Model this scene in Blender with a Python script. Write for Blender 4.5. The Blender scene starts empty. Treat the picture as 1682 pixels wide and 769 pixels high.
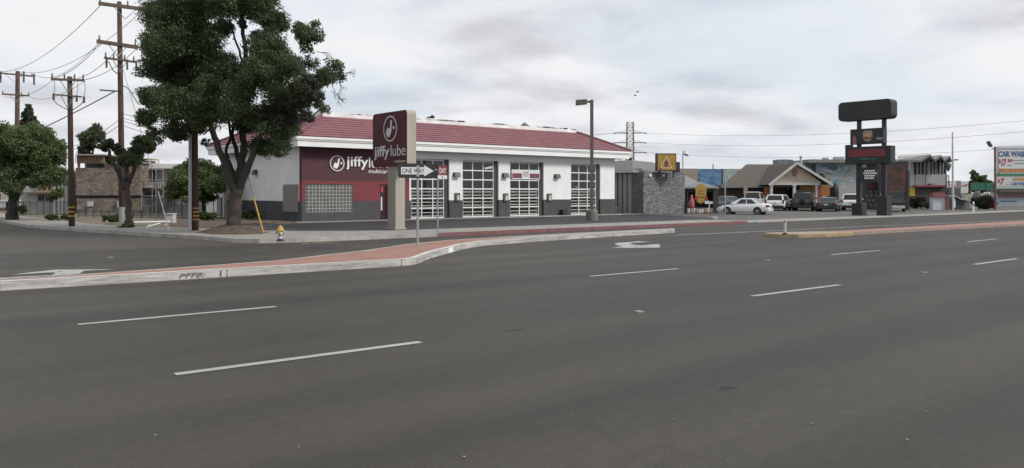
import bpy, math, random
import numpy as np
from mathutils import Vector, Matrix
random.seed(7); rng = np.random.default_rng(11)
C = bpy.context.scene.collection
PI = math.pi
# ---------------------------------------------------------------- frame
# world x runs along the main road, y across it, the camera stands at the origin 1.6 m up.
FPX, CX, HY, HC = 1318.0, 841.0, 316.0, 1.6
FW = Vector((.6361, .7716)); RT = Vector((.7716, -.6361))
HEAD = math.atan2(RT.y, RT.x)
def ray(px): return FW + RT*((px-CX)/FPX)
def A(px, py, Z):
    r = ray(px)*Z
    return Vector((r.x, r.y, HC+(HY-py)/FPX*Z))
def G(px, py, z=0.0):
    Z = (HC-z)*FPX/(py-HY); r = ray(px)*Z
    return Vector((r.x, r.y, z))
def onv(px, v): return v/ray(px).y
def onu(px, u): return u/ray(px).x
def Pv(px, py, v): return A(px, py, onv(px, v))
def Pu(px, py, u): return A(px, py, onu(px, u))
def depth(p): return p.x*FW.x+p.y*FW.y
# ---------------------------------------------------------------- objects
def tag(o, label=None, cat=None, group=None, kind=None):
    if label: o['label'] = label
    if cat: o['category'] = cat
    if group: o['group'] = group
    if kind: o['kind'] = kind
    return o
def thing(name, label, cat, loc=(0,0,0), rz=0.0, group=None):
    o = bpy.data.objects.new(name, None); C.objects.link(o)
    o.empty_display_size = .2
    o.location = loc; o.rotation_euler = (0,0,rz)
    return tag(o, label, cat, group)
def wmat(o):
    m = Matrix.Identity(4)
    while o is not None:
        m = (Matrix.Translation(o.location) @ o.rotation_euler.to_matrix().to_4x4() @ Matrix.Diagonal((*o.scale,1))) @ m
        o = o.parent
    return m
def kids(o): return [c for c in C.objects if c.parent == o]
def dup(o, parent=None):
    c = o.copy(); C.objects.link(c); c.parent = parent
    for ch in kids(o): dup(ch, c)
    return c
class MB:
    def __init__(s): s.v=[]; s.f=[]; s.m=[]; s.mi=0; s.sm=[]; s.smooth=False
    def add(s, vs, fs, mi=None):
        n=len(s.v); s.v += [tuple(x) for x in vs]
        for f in fs:
            s.f.append(tuple(n+i for i in f)); s.m.append(s.mi if mi is None else mi); s.sm.append(s.smooth)
        return s
    def box(s, x0,x1,y0,y1,z0,z1, mi=None, M=None):
        vs=[Vector((x,y,z)) for z in (z0,z1) for y in (y0,y1) for x in (x0,x1)]
        if M is not None: vs=[M@p for p in vs]
        return s.add(vs, [(0,2,3,1),(4,5,7,6),(0,1,5,4),(2,6,7,3),(0,4,6,2),(1,3,7,5)], mi)
    def prism(s, poly, z0, z1, mi=None, M=None, bottom=True):
        n=len(poly)
        if sum(poly[i][0]*poly[(i+1)%n][1]-poly[(i+1)%n][0]*poly[i][1] for i in range(n))<0: poly=poly[::-1]
        vs=[Vector((p[0],p[1],z0)) for p in poly]+[Vector((p[0],p[1],z1)) for p in poly]
        if M is not None: vs=[M@p for p in vs]
        fs=[tuple(range(n,2*n))]+[(i,(i+1)%n,n+(i+1)%n,n+i) for i in range(n)]
        if bottom: fs.append(tuple(range(n-1,-1,-1)))
        return s.add(vs, fs, mi)
    def sheet(s, poly, z, mi=None):
        n=len(poly)
        if sum(poly[i][0]*poly[(i+1)%n][1]-poly[(i+1)%n][0]*poly[i][1] for i in range(n))<0: poly=poly[::-1]
        return s.add([(p[0],p[1],z) for p in poly],[tuple(range(n))],mi)
    def quad(s,a,b,c,d,mi=None): return s.add([a,b,c,d],[(0,1,2,3)],mi)
    def tube(s, pts, rs, n=8, mi=None, cap=True):
        pts=[Vector(p) for p in pts]
        if not hasattr(rs,'__len__'): rs=[rs]*len(pts)
        vs=[]; fs=[]
        prev=None
        for i,p in enumerate(pts):
            d=(pts[min(i+1,len(pts)-1)]-pts[max(i-1,0)]).normalized()
            if prev is None:
                a=Vector((0,0,1)) if abs(d.z)<.9 else Vector((1,0,0))
                x=d.cross(a).normalized()
            else:
                x=(prev-d*prev.dot(d)).normalized()
            prev=x; y=d.cross(x)
            for k in range(n):
                t=2*PI*k/n; vs.append(p+(x*math.cos(t)+y*math.sin(t))*rs[i])
        for i in range(len(pts)-1):
            for k in range(n):
                a=i*n+k; b=i*n+(k+1)%n
                fs.append((a,b,b+n,a+n))
        if cap:
            fs.append(tuple(range(n-1,-1,-1))); fs.append(tuple(range((len(pts)-1)*n,len(pts)*n)))
        return s.add(vs,fs,mi)
    def lathe(s, prof, c, n=16, mi=None, M=None):
        vs=[];fs=[];c=Vector(c)
        for r,z in prof:
            for k in range(n):
                t=2*PI*k/n; p=Vector((r*math.cos(t),r*math.sin(t),z))
                if M is not None: p=M@p
                vs.append(c+p)
        for i in range(len(prof)-1):
            for k in range(n):
                a=i*n+k;b=i*n+(k+1)%n
                fs.append((a,b,b+n,a+n))
        fs.append(tuple(range(n-1,-1,-1))); fs.append(tuple(range((len(prof)-1)*n,len(prof)*n)))
        return s.add(vs,fs,mi)
    def ball(s,c,r,n=10,mi=None,sq=(1,1,1)):
        vs=[];fs=[];m=n//2+1;c=Vector(c)
        for i in range(m+1):
            th=PI*i/m
            for k in range(n):
                t=2*PI*k/n
                vs.append(c+Vector((r*sq[0]*math.sin(th)*math.cos(t),r*sq[1]*math.sin(th)*math.sin(t),r*sq[2]*math.cos(th))))
        for i in range(m):
            for k in range(n):
                a=i*n+k;b=i*n+(k+1)%n
                fs.append((a,a+n,b+n,b))
        return s.add(vs,fs,mi)
    def build(s, name, mats, parent=None, bevel=0, weld=False):
        if not isinstance(mats,(list,tuple)): mats=[mats]
        me=bpy.data.meshes.new(name)
        V=s.v
        if parent is not None:
            I=wmat(parent).inverted(); V=[tuple(I@Vector(p)) for p in V]
        me.from_pydata(V,[],s.f)
        for m in mats: me.materials.append(m)
        me.polygons.foreach_set('material_index', s.m)
        me.polygons.foreach_set('use_smooth', s.sm)
        if weld or bevel:
            import bmesh
            b=bmesh.new(); b.from_mesh(me)
            if weld: bmesh.ops.remove_doubles(b, verts=b.verts, dist=1e-4)
            bmesh.ops.recalc_face_normals(b, faces=b.faces)
            if bevel:
                es=[e for e in b.edges if len(e.link_faces)==2 and e.calc_face_angle(0)>.6]
                bmesh.ops.bevel(b, geom=es, offset=bevel, segments=2, affect='EDGES', profile=.5)
            b.to_mesh(me); b.free()
        me.update()
        o=bpy.data.objects.new(name,me); C.objects.link(o); o.parent=parent
        return o
def struct(name, mb, mats, **k):
    o=mb.build(name,mats,**k); o['kind']='structure'; return o
_tc={}
def text(s, bold=0.0, ext=.02, slant=0):
    k=(s,bold,slant)
    if k not in _tc:
        cu=bpy.data.curves.new('t','FONT'); cu.body=s; cu.size=1; cu.extrude=.5; cu.offset=bold; cu.resolution_u=3; cu.shear=slant
        ob=bpy.data.objects.new('t',cu); C.objects.link(ob)
        dg=bpy.context.evaluated_depsgraph_get()
        me=bpy.data.meshes.new_from_object(ob.evaluated_get(dg))
        vs=[v.co.copy() for v in me.vertices]; fs=[tuple(p.vertices) for p in me.polygons]
        bpy.data.objects.remove(ob); bpy.data.curves.remove(cu); bpy.data.meshes.remove(me)
        _tc[k]=(vs,fs)
    return _tc[k]
def put_text(mb, s, org, xd, w, h, up=(0,0,1), ext=.012, bold=0.0, mi=None, full=None, slant=0):
    """letters of s in the plane org+xd*..+up*.., fitted to width w and height h (h = bounding height)"""
    vs,fs=text(s,bold,slant=slant)
    x0=min(v.x for v in vs);x1=max(v.x for v in vs);y0=min(v.y for v in vs);y1=max(v.y for v in vs)
    xd=Vector(xd).normalized();up=Vector(up).normalized();nn=xd.cross(up)
    org=Vector(org)
    mb.add([org+xd*((v.x-x0)/(x1-x0)*w)+up*((v.y-y0)/(y1-y0)*h)+nn*((v.z+.5)*ext) for v in vs],fs,mi)
def plate(mb, pts2, org, xd, ext, up=(0,0,1), mi=None, off=0.0):
    """flat polygon in plane (x along xd, y along up), extruded ext towards the normal xd x up"""
    xd=Vector(xd).normalized();up=Vector(up).normalized();nn=xd.cross(up);org=Vector(org)
    n=len(pts2)
    if sum(pts2[i][0]*pts2[(i+1)%n][1]-pts2[(i+1)%n][0]*pts2[i][1] for i in range(n))<0: pts2=pts2[::-1]
    a=[org+xd*p[0]+up*p[1]+nn*off for p in pts2]; b=[p+nn*ext for p in a]
    mb.add(a+b,[tuple(range(n-1,-1,-1)),tuple(range(n,2*n))]+[(i,(i+1)%n,n+(i+1)%n,n+i) for i in range(n)],mi)
def rrect(w,h,r,n=5):
    out=[]
    for cx,cy,a in ((w-r,h-r,0),(r,h-r,90),(r,r,180),(w-r,r,270)):
        for k in range(n+1):
            t=math.radians(a+90*k/n); out.append((cx+r*math.cos(t),cy+r*math.sin(t)))
    return out
def ellipse(cx,cy,rx,ry,n=24): return [(cx+rx*math.cos(2*PI*k/n),cy+ry*math.sin(2*PI*k/n)) for k in range(n)]
# ---------------------------------------------------------------- materials
MATS={}
def N(nt,t,**k):
    n=nt.nodes.new(t)
    for a,b in k.items():
        if a in n.inputs: n.inputs[a].default_value=b
        else: setattr(n,a,b)
    return n
def ramp(nt,stops):
    r=nt.nodes.new('ShaderNodeValToRGB'); e=r.color_ramp.elements
    while len(e)<len(stops): e.new(.5)
    for x,(p,c) in zip(e,stops): x.position=p; x.color=(*c,1) if len(c)==3 else c
    return r
def mat(name, col, rough=.7, var=.15, scale=3.0, bump=0.0, bscale=40.0, metal=0.0, stretch=None, spec=.5, col2=None, grime=0.0, gcol=(.08,.07,.06), gscale=.7, detail=6, coat=0.0, emit=0.0, streak=0.0):
    if name in MATS: return MATS[name]
    m=bpy.data.materials.new(name); m.use_nodes=True; nt=m.node_tree; L=nt.links
    b=nt.nodes['Principled BSDF']
    tc=N(nt,'ShaderNodeTexCoord'); mp=N(nt,'ShaderNodeMapping')
    L.new(tc.outputs['Object'],mp.inputs['Vector'])
    if stretch: mp.inputs['Scale'].default_value=stretch
    n=N(nt,'ShaderNodeTexNoise',Scale=scale,Detail=detail,Roughness=.65)
    L.new(mp.outputs['Vector'],n.inputs['Vector'])
    c=Vector(col); lo=tuple(max(0,x*(1-var)) for x in c); hi=tuple(min(1,x*(1+var)) for x in c)
    if col2: hi=col2
    r=ramp(nt,[(.3,lo),(.7,hi)]); L.new(n.outputs['Fac'],r.inputs['Fac'])
    out=r.outputs['Color']
    if grime:
        g=N(nt,'ShaderNodeTexNoise',Scale=gscale,Detail=9,Roughness=.75); L.new(tc.outputs['Object'],g.inputs['Vector'])
        gr=ramp(nt,[(.45,(0,0,0)),(.72,(1,1,1))]); L.new(g.outputs['Fac'],gr.inputs['Fac'])
        mu=N(nt,'ShaderNodeMath',operation='MULTIPLY'); mu.inputs[1].default_value=grime; L.new(gr.outputs['Color'],mu.inputs[0])
        mx=N(nt,'ShaderNodeMix',data_type='RGBA'); L.new(mu.outputs[0],mx.inputs['Factor']); L.new(out,mx.inputs['A']); mx.inputs['B'].default_value=(*gcol,1)
        out=mx.outputs['Result']
    if streak:
        sm=N(nt,'ShaderNodeMapping'); sm.inputs['Scale'].default_value=(3.5,3.5,.22); L.new(tc.outputs['Object'],sm.inputs['Vector'])
        sn=N(nt,'ShaderNodeTexNoise',Scale=1.0,Detail=8,Roughness=.7); L.new(sm.outputs['Vector'],sn.inputs['Vector'])
        sr=N(nt,'ShaderNodeMapRange'); L.new(sn.outputs['Fac'],sr.inputs['Value']); sr.inputs['From Min'].default_value=.35; sr.inputs['From Max'].default_value=.62; sr.inputs['To Min'].default_value=1-streak; sr.inputs['To Max'].default_value=1+streak*.25
        sx_=N(nt,'ShaderNodeMix',data_type='RGBA',blend_type='MULTIPLY'); sx_.inputs['Factor'].default_value=1; L.new(out,sx_.inputs['A']); L.new(sr.outputs['Result'],sx_.inputs['B']); out=sx_.outputs['Result']
    L.new(out,b.inputs['Base Color'])
    b.inputs['Roughness'].default_value=rough; b.inputs['Metallic'].default_value=metal
    b.inputs['Specular IOR Level'].default_value=spec; b.inputs['Coat Weight'].default_value=coat
    if emit:
        L.new(out,b.inputs['Emission Color']); b.inputs['Emission Strength'].default_value=emit
    if bump:
        n2=N(nt,'ShaderNodeTexNoise',Scale=bscale,Detail=5); L.new(mp.outputs['Vector'],n2.inputs['Vector'])
        bp=N(nt,'ShaderNodeBump',Strength=bump,Distance=.02); L.new(n2.outputs['Fac'],bp.inputs['Height']); L.new(bp.outputs['Normal'],b.inputs['Normal'])
    MATS[name]=m; return m
def asphalt(name, base, tint=(1,.97,.93), wear=True):
    m=bpy.data.materials.new(name); m.use_nodes=True; nt=m.node_tree; L=nt.links; b=nt.nodes['Principled BSDF']
    tc=N(nt,'ShaderNodeTexCoord')
    def noise(sc,scale,det=6,ro=.6):
        mp=N(nt,'ShaderNodeMapping'); mp.inputs['Scale'].default_value=sc; L.new(tc.outputs['Object'],mp.inputs['Vector'])
        n=N(nt,'ShaderNodeTexNoise',Scale=scale,Detail=det,Roughness=ro); L.new(mp.outputs['Vector'],n.inputs['Vector']); return n.outputs['Fac']
    def mul(a,b_):
        x=N(nt,'ShaderNodeMath',operation='MULTIPLY')
        for i,q in enumerate((a,b_)):
            if isinstance(q,float): x.inputs[i].default_value=q
            else: L.new(q,x.inputs[i])
        return x.outputs[0]
    def rng_(f,a,b_,lo=.3,hi=.7):
        x=N(nt,'ShaderNodeMapRange'); L.new(f,x.inputs['Value'])
        for k,v in (('From Min',lo),('From Max',hi),('To Min',a),('To Max',b_)): x.inputs[k].default_value=v
        return x.outputs['Result']
    f=rng_(noise((.025,.5,1),1.0,5),.68,1.26) if wear else rng_(noise((.2,.2,1),1.0,4),.85,1.12)
    f=mul(f, rng_(noise((.5,1,1),.22,7,.7),.78,1.2))
    f=mul(f, rng_(noise((.3,2.2,1),1.6,8,.75),.93,1.07))
    f=mul(f, rng_(noise((1,1,1),70.,3,.8),.62,1.38))
    f=mul(f, rng_(noise((1,1,1),9.,4,.75),.86,1.13))
    # wheel tracks along the lanes, broken up by noise
    if wear:
        sp=N(nt,'ShaderNodeSeparateXYZ'); L.new(tc.outputs['Object'],sp.inputs[0])
        ma=N(nt,'ShaderNodeMath',operation='MULTIPLY_ADD'); L.new(sp.outputs['Y'],ma.inputs[0]); ma.inputs[1].default_value=2*PI/1.77; ma.inputs[2].default_value=-7.25*2*PI/1.77+.6
        nz0=noise((.06,.5,1),1.0,4); mb=N(nt,'ShaderNodeMath',operation='MULTIPLY_ADD'); L.new(nz0,mb.inputs[0]); mb.inputs[1].default_value=5.0; L.new(ma.outputs[0],mb.inputs[2])
        si=N(nt,'ShaderNodeMath',operation='SINE'); L.new(mb.outputs[0],si.inputs[0]); f=mul(f, rng_(si.outputs[0],.90,1.10,-1,1))
    # dark oil spots and sealed cracks
    f=mul(f, rng_(noise((.7,1.6,1),1.1,3,.5),1.0,.82,.68,.76))
    v=N(nt,'ShaderNodeTexVoronoi',feature='DISTANCE_TO_EDGE',Scale=.16); 
    mp=N(nt,'ShaderNodeMapping'); L.new(tc.outputs['Object'],mp.inputs['Vector'])
    nz=N(nt,'ShaderNodeTexNoise',Scale=.9,Detail=6); L.new(tc.outputs['Object'],nz.inputs['Vector'])
    va=N(nt,'ShaderNodeVectorMath',operation='MULTIPLY_ADD'); L.new(nz.outputs['Color'],va.inputs[0]); va.inputs[1].default_value=(3,3,0); L.new(tc.outputs['Object'],va.inputs[2])
    L.new(va.outputs[0],v.inputs['Vector'])
    crack=rng_(v.outputs['Distance'],.84,1.0,.0012,.005)
    f=mul(f,crack)
    cm=N(nt,'ShaderNodeMix',data_type='RGBA',blend_type='MULTIPLY'); cm.inputs['Factor'].default_value=1
    cm.inputs['A'].default_value=(base*tint[0],base*tint[1],base*tint[2],1); L.new(f,cm.inputs['B'])
    L.new(cm.outputs['Result'],b.inputs['Base Color'])
    b.inputs['Roughness'].default_value=.66; b.inputs['Specular IOR Level'].default_value=.32
    bn=N(nt,'ShaderNodeTexNoise',Scale=120.,Detail=2); L.new(tc.outputs['Object'],bn.inputs['Vector'])
    bp=N(nt,'ShaderNodeBump',Strength=.35,Distance=.01); L.new(bn.outputs['Fac'],bp.inputs['Height']); L.new(bp.outputs['Normal'],b.inputs['Normal'])
    MATS[name]=m; return m
def worn_paint(name, col, keep=.7, scale=7.0, rough=.6, stretch=(1,1,1), soft=.07):
    """paint with chips that let what is under it show"""
    m=bpy.data.materials.new(name); m.use_nodes=True; nt=m.node_tree; L=nt.links; b=nt.nodes['Principled BSDF']
    tc=N(nt,'ShaderNodeTexCoord'); mp=N(nt,'ShaderNodeMapping'); mp.inputs['Scale'].default_value=stretch; L.new(tc.outputs['Object'],mp.inputs['Vector'])
    n=N(nt,'ShaderNodeTexNoise',Scale=scale,Detail=10,Roughness=.75); L.new(mp.outputs['Vector'],n.inputs['Vector'])
    n2=N(nt,'ShaderNodeTexNoise',Scale=1.2,Detail=4); L.new(tc.outputs['Object'],n2.inputs['Vector'])
    r2=ramp(nt,[(.3,tuple(x*.75 for x in col)),(.7,col)]); L.new(n2.outputs['Fac'],r2.inputs['Fac']); L.new(r2.outputs['Color'],b.inputs['Base Color'])
    r=ramp(nt,[(1-keep-soft,(0,0,0)),(1-keep+soft,(1,1,1))]); L.new(n.outputs['Fac'],r.inputs['Fac']); L.new(r.outputs['Color'],b.inputs['Alpha'])
    b.inputs['Roughness'].default_value=rough
    MATS[name]=m; return m
def glassy(name, tint=(.75,.8,.8), see=.7, rough=.04):
    m=bpy.data.materials.new(name); m.use_nodes=True; nt=m.node_tree; L=nt.links; nt.nodes.remove(nt.nodes['Principled BSDF'])
    o=nt.nodes['Material Output']; t=N(nt,'ShaderNodeBsdfTransparent'); t.inputs['Color'].default_value=(tint[0]*see,tint[1]*see,tint[2]*see,1)
    g=N(nt,'ShaderNodeBsdfGlossy',Roughness=rough); lw=N(nt,'ShaderNodeLayerWeight',Blend=.5); pw=N(nt,'ShaderNodeMath',operation='POWER'); pw.inputs[1].default_value=5; L.new(lw.outputs['Facing'],pw.inputs[0]); fr=N(nt,'ShaderNodeMath',operation='MULTIPLY_ADD'); fr.inputs[1].default_value=.9; fr.inputs[2].default_value=.035; L.new(pw.outputs[0],fr.inputs[0]); mx=N(nt,'ShaderNodeMixShader')
    L.new(fr.outputs[0],mx.inputs['Fac']); L.new(t.outputs[0],mx.inputs[1]); L.new(g.outputs[0],mx.inputs[2]); L.new(mx.outputs[0],o.inputs['Surface'])
    MATS[name]=m; return m
def leafmat(name, dark, light, trans=.25):
    m=bpy.data.materials.new(name); m.use_nodes=True; nt=m.node_tree; L=nt.links; b=nt.nodes['Principled BSDF']
    g=N(nt,'ShaderNodeNewGeometry'); tc=N(nt,'ShaderNodeTexCoord')
    n=N(nt,'ShaderNodeTexNoise',Scale=.8,Detail=3); L.new(tc.outputs['Object'],n.inputs['Vector'])
    mm=N(nt,'ShaderNodeMath',operation='MULTIPLY_ADD'); L.new(n.outputs['Fac'],mm.inputs[0]); mm.inputs[1].default_value=.9
    m2=N(nt,'ShaderNodeMath',operation='MULTIPLY_ADD'); L.new(g.outputs['Random Per Island'],m2.inputs[0]); m2.inputs[1].default_value=.55; m2.inputs[2].default_value=-.22
    L.new(m2.outputs[0],mm.inputs[2])
    r=ramp(nt,[(.15,dark),(.75,light)]); L.new(mm.outputs[0],r.inputs['Fac']); L.new(r.outputs['Color'],b.inputs['Base Color'])
    b.inputs['Roughness'].default_value=.55; b.inputs['Specular IOR Level'].default_value=.3
    t=N(nt,'ShaderNodeBsdfTranslucent'); L.new(r.outputs['Color'],t.inputs['Color'])
    mx=N(nt,'ShaderNodeMixShader',Fac=trans); o=nt.nodes['Material Output']
    L.new(b.outputs[0],mx.inputs[1]); L.new(t.outputs[0],mx.inputs[2]); L.new(mx.outputs[0],o.inputs['Surface'])
    MATS[name]=m; return m
def stonemat(name, cols, scale=2.2, gap=.03, gapcol=(.06,.055,.05), stretch=(1,1,1.6), bump=.8):
    m=bpy.data.materials.new(name); m.use_nodes=True; nt=m.node_tree; L=nt.links; b=nt.nodes['Principled BSDF']
    tc=N(nt,'ShaderNodeTexCoord'); mp=N(nt,'ShaderNodeMapping'); mp.inputs['Scale'].default_value=stretch; L.new(tc.outputs['Object'],mp.inputs['Vector'])
    nz=N(nt,'ShaderNodeTexNoise',Scale=2.5,Detail=4); L.new(mp.outputs['Vector'],nz.inputs['Vector'])
    va=N(nt,'ShaderNodeVectorMath',operation='MULTIPLY_ADD'); L.new(nz.outputs['Color'],va.inputs[0]); va.inputs[1].default_value=(.35,.35,.35); L.new(mp.outputs['Vector'],va.inputs[2])
    v=N(nt,'ShaderNodeTexVoronoi',Scale=scale); L.new(va.outputs[0],v.inputs['Vector'])
    e=N(nt,'ShaderNodeTexVoronoi',Scale=scale,feature='DISTANCE_TO_EDGE'); L.new(va.outputs[0],e.inputs['Vector'])
    sx=N(nt,'ShaderNodeSeparateColor'); L.new(v.outputs['Color'],sx.inputs[0])
    r=ramp(nt,[(i/(len(cols)-1)*.8+.1,c) for i,c in enumerate(cols)]); L.new(sx.outputs[0],r.inputs['Fac'])
    n3=N(nt,'ShaderNodeTexNoise',Scale=18.,Detail=5); L.new(tc.outputs['Object'],n3.inputs['Vector'])
    mr=N(nt,'ShaderNodeMapRange'); L.new(n3.outputs['Fac'],mr.inputs['Value']); mr.inputs['To Min'].default_value=.7; mr.inputs['To Max'].default_value=1.3
    mu=N(nt,'ShaderNodeMix',data_type='RGBA',blend_type='MULTIPLY'); mu.inputs['Factor'].default_value=1; L.new(r.outputs['Color'],mu.inputs['A']); L.new(mr.outputs['Result'],mu.inputs['B'])
    er=ramp(nt,[(gap*.4,(0,0,0)),(gap,(1,1,1))]); L.new(e.outputs['Distance'],er.inputs['Fac'])
    mx=N(nt,'ShaderNodeMix',data_type='RGBA'); L.new(er.outputs['Color'],mx.inputs['Factor']); mx.inputs['A'].default_value=(*gapcol,1); L.new(mu.outputs['Result'],mx.inputs['B'])
    L.new(mx.outputs['Result'],b.inputs['Base Color']); b.inputs['Roughness'].default_value=.85
    er2=ramp(nt,[(0,(0,0,0)),(gap*3,(1,1,1))]); L.new(e.outputs['Distance'],er2.inputs['Fac'])
    bp=N(nt,'ShaderNodeBump',Strength=bump,Distance=.08); L.new(er2.outputs['Color'],bp.inputs['Height']); L.new(bp.outputs['Normal'],b.inputs['Normal'])
    MATS[name]=m; return m
def brickmat(name, c1, c2, mortar, sx, sz, msize=.02, bump=.3, axes='xz'):
    m=bpy.data.materials.new(name); m.use_nodes=True; nt=m.node_tree; L=nt.links; b=nt.nodes['Principled BSDF']
    tc=N(nt,'ShaderNodeTexCoord'); sp=N(nt,'ShaderNodeSeparateXYZ'); cb=N(nt,'ShaderNodeCombineXYZ'); L.new(tc.outputs['Object'],sp.inputs[0])
    if axes=='sum': 
        ad=N(nt,'ShaderNodeMath',operation='ADD'); L.new(sp.outputs[0],ad.inputs[0]); L.new(sp.outputs[1],ad.inputs[1]); L.new(ad.outputs[0],cb.inputs[0]); L.new(sp.outputs[2],cb.inputs[1])
    else:
        L.new(sp.outputs['xyz'.index(axes[0])],cb.inputs[0]); L.new(sp.outputs['xyz'.index(axes[1])],cb.inputs[1])
    t=N(nt,'ShaderNodeTexBrick'); t.inputs['Color1'].default_value=(*c1,1); t.inputs['Color2'].default_value=(*c2,1); t.inputs['Mortar'].default_value=(*mortar,1)
    t.inputs['Scale'].default_value=1; t.inputs['Brick Width'].default_value=sx; t.inputs['Row Height'].default_value=sz; t.inputs['Mortar Size'].default_value=msize; t.inputs['Mortar Smooth'].default_value=.3
    L.new(cb.outputs[0],t.inputs['Vector'])
    n=N(nt,'ShaderNodeTexNoise',Scale=1.3,Detail=8,Roughness=.7); L.new(tc.outputs['Object'],n.inputs['Vector'])
    mr=N(nt,'ShaderNodeMapRange'); L.new(n.outputs['Fac'],mr.inputs['Value']); mr.inputs['From Min'].default_value=.3; mr.inputs['From Max'].default_value=.7; mr.inputs['To Min'].default_value=.8; mr.inputs['To Max'].default_value=1.15
    mu=N(nt,'ShaderNodeMix',data_type='RGBA',blend_type='MULTIPLY'); mu.inputs['Factor'].default_value=1; L.new(t.outputs['Color'],mu.inputs['A']); L.new(mr.outputs['Result'],mu.inputs['B'])
    L.new(mu.outputs['Result'],b.inputs['Base Color']); b.inputs['Roughness'].default_value=.8
    bp=N(nt,'ShaderNodeBump',Strength=bump,Distance=.02,invert=True); L.new(t.outputs['Fac'],bp.inputs['Height']); L.new(bp.outputs['Normal'],b.inputs['Normal'])
    MATS[name]=m; return m
def patchmat(name, stops, scale=1.0, stretch=(1,1,1), rough=.7, dist=1.5, detail=3):
    """blotchy painted picture: noise bands of several colours"""
    m=bpy.data.materials.new(name); m.use_nodes=True; nt=m.node_tree; L=nt.links; b=nt.nodes['Principled BSDF']
    tc=N(nt,'ShaderNodeTexCoord'); mp=N(nt,'ShaderNodeMapping'); mp.inputs['Scale'].default_value=stretch; L.new(tc.outputs['Object'],mp.inputs['Vector'])
    n=N(nt,'ShaderNodeTexNoise',Scale=scale,Detail=detail,Distortion=dist); L.new(mp.outputs['Vector'],n.inputs['Vector'])
    r=ramp(nt,stops); L.new(n.outputs['Fac'],r.inputs['Fac']); L.new(r.outputs['Color'],b.inputs['Base Color']); b.inputs['Roughness'].default_value=rough
    MATS[name]=m; return m

M_road=asphalt('road_asphalt',.053,(1,.89,.74))
M_side=asphalt('side_asphalt',.066,(1,.885,.73),wear=False)
M_lot=asphalt('fresh_asphalt',.036,(1,1,1),wear=False)
M_fore=asphalt('old_asphalt',.115,(1,.94,.85),wear=False)
M_conc=mat('concrete',(.29,.275,.25),.85,.15,1.6,.3,60,grime=.45,gcol=(.16,.15,.13))
M_kerb=mat('kerb_concrete',(.36,.345,.32),.85,.16,2.4,.5,30,grime=.9,gcol=(.17,.16,.15),gscale=1.3)
M_kpaint=worn_paint('kerb_white',(.53,.52,.50),.56,2.2,stretch=(.45,.45,5),soft=.12)
M_kedge=worn_paint('kerb_edge_white',(.66,.65,.63),.68,3.0,stretch=(.5,.5,1))
M_red_kerb=mat('red_kerb',(.17,.068,.076),.7,.3,3,.2,30,grime=.5,gcol=(.2,.14,.13),gscale=2)
M_brick=brickmat('median_brick',(.325,.175,.135),(.30,.16,.125),(.28,.155,.12),.2,.1,.008,.15,'xy')
M_paint=worn_paint('road_paint',(.43,.42,.40),.68,9)
M_faint=worn_paint('faded_paint',(.3,.29,.28),.47,6)
M_tan=mat('tan_paint',(.36,.275,.2),.8,.25,4,.2,30,grime=.5,gcol=(.3,.22,.15),gscale=2)
M_yel=mat('yellow_kerb',(.33,.25,.14),.8,.35,7,.3,30,grime=.85,gcol=(.14,.10,.06),gscale=3.5)
M_dirt=mat('dirt',(.15,.12,.085),.95,.3,3,.6,25,col2=(.23,.19,.14))
M_mulch=mat('mulch',(.085,.062,.045),.95,.45,6,.9,30,col2=(.15,.115,.085))
M_white=mat('white_paint',(.79,.79,.79),.6,.05,2,.12,60,grime=.15,gcol=(.45,.44,.42),gscale=.8,streak=.04)
M_stucco=mat('white_stucco',(.76,.765,.77),.85,.05,2,.4,45,grime=.3,gcol=(.50,.49,.465),gscale=.6,streak=.035)
M_grey=mat('grey_stucco',(.060,.062,.068),.85,.12,2,.4,45,grime=.35,gcol=(.13,.125,.12),streak=.18)
M_maroon=mat('maroon_stucco',(.080,.031,.039),.8,.12,2,.35,45,streak=.12)
M_redst=mat('red_stucco',(.185,.036,.045),.8,.12,2,.35,45,streak=.10)
M_msign=mat('maroon_sign',(.105,.020,.030),.5,.10,1,0,spec=.2,streak=.12)
M_beige=mat('beige_metal',(.36,.33,.285),.5,.06,1,0,grime=.2,gcol=(.26,.23,.18),streak=.12)
M_letter=mat('white_letters',(.78,.78,.77),.5,.02)
M_signw=mat('sign_white',(.64,.645,.645),.45,.02)
M_black=mat('black_paint',(.02,.021,.022),.5,.2,4)
M_dark=mat('dark_gray',(.04,.042,.045),.6,.2,3)
M_galv=mat('galvanised',(.36,.38,.38),.45,.12,6,0,metal=.55)
M_bronze=mat('bronze_pole',(.11,.095,.08),.5,.15,3,0,metal=.2)
M_wood=mat('pole_wood',(.088,.052,.040),.9,.35,4,.5,20,stretch=(6,6,.5))
M_arm=mat('weathered_wood',(.10,.078,.06),.9,.3,4,.4,20)
M_bark=mat('bark',(.058,.049,.042),.95,.45,5,1.0,14,stretch=(3,3,.8))
M_wire=mat('wire',(.03,.03,.032),.6,.1)
M_glass=glassy('window_glass',(.97,.98,.98),.97)
M_dglass=mat('dark_glass',(.018,.021,.023),.08,.2,1)
M_cglass=mat('car_glass',(.02,.024,.026),.06,.1,1)
M_tyre=mat('tyre',(.018,.016,.016),.85,.2)
M_rim=mat('rim',(.42,.43,.44),.35,.1,2,0,metal=.7)
M_chrome=mat('chrome',(.6,.6,.6),.2,.05,2,0,metal=.9)
M_tail=mat('tail_light',(.16,.012,.014),.2,.1)
M_head=mat('head_light',(.7,.7,.68),.15,.1)
M_plate=mat('number_plate',(.62,.63,.62),.5,.05)
M_yellow=mat('safety_yellow',(.44,.27,.05),.55,.12,5)
M_tile=brickmat('roof_tile',(.235,.10,.112),(.205,.085,.098),(.14,.062,.07),.3,5,.014,.4,'xz')
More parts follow.
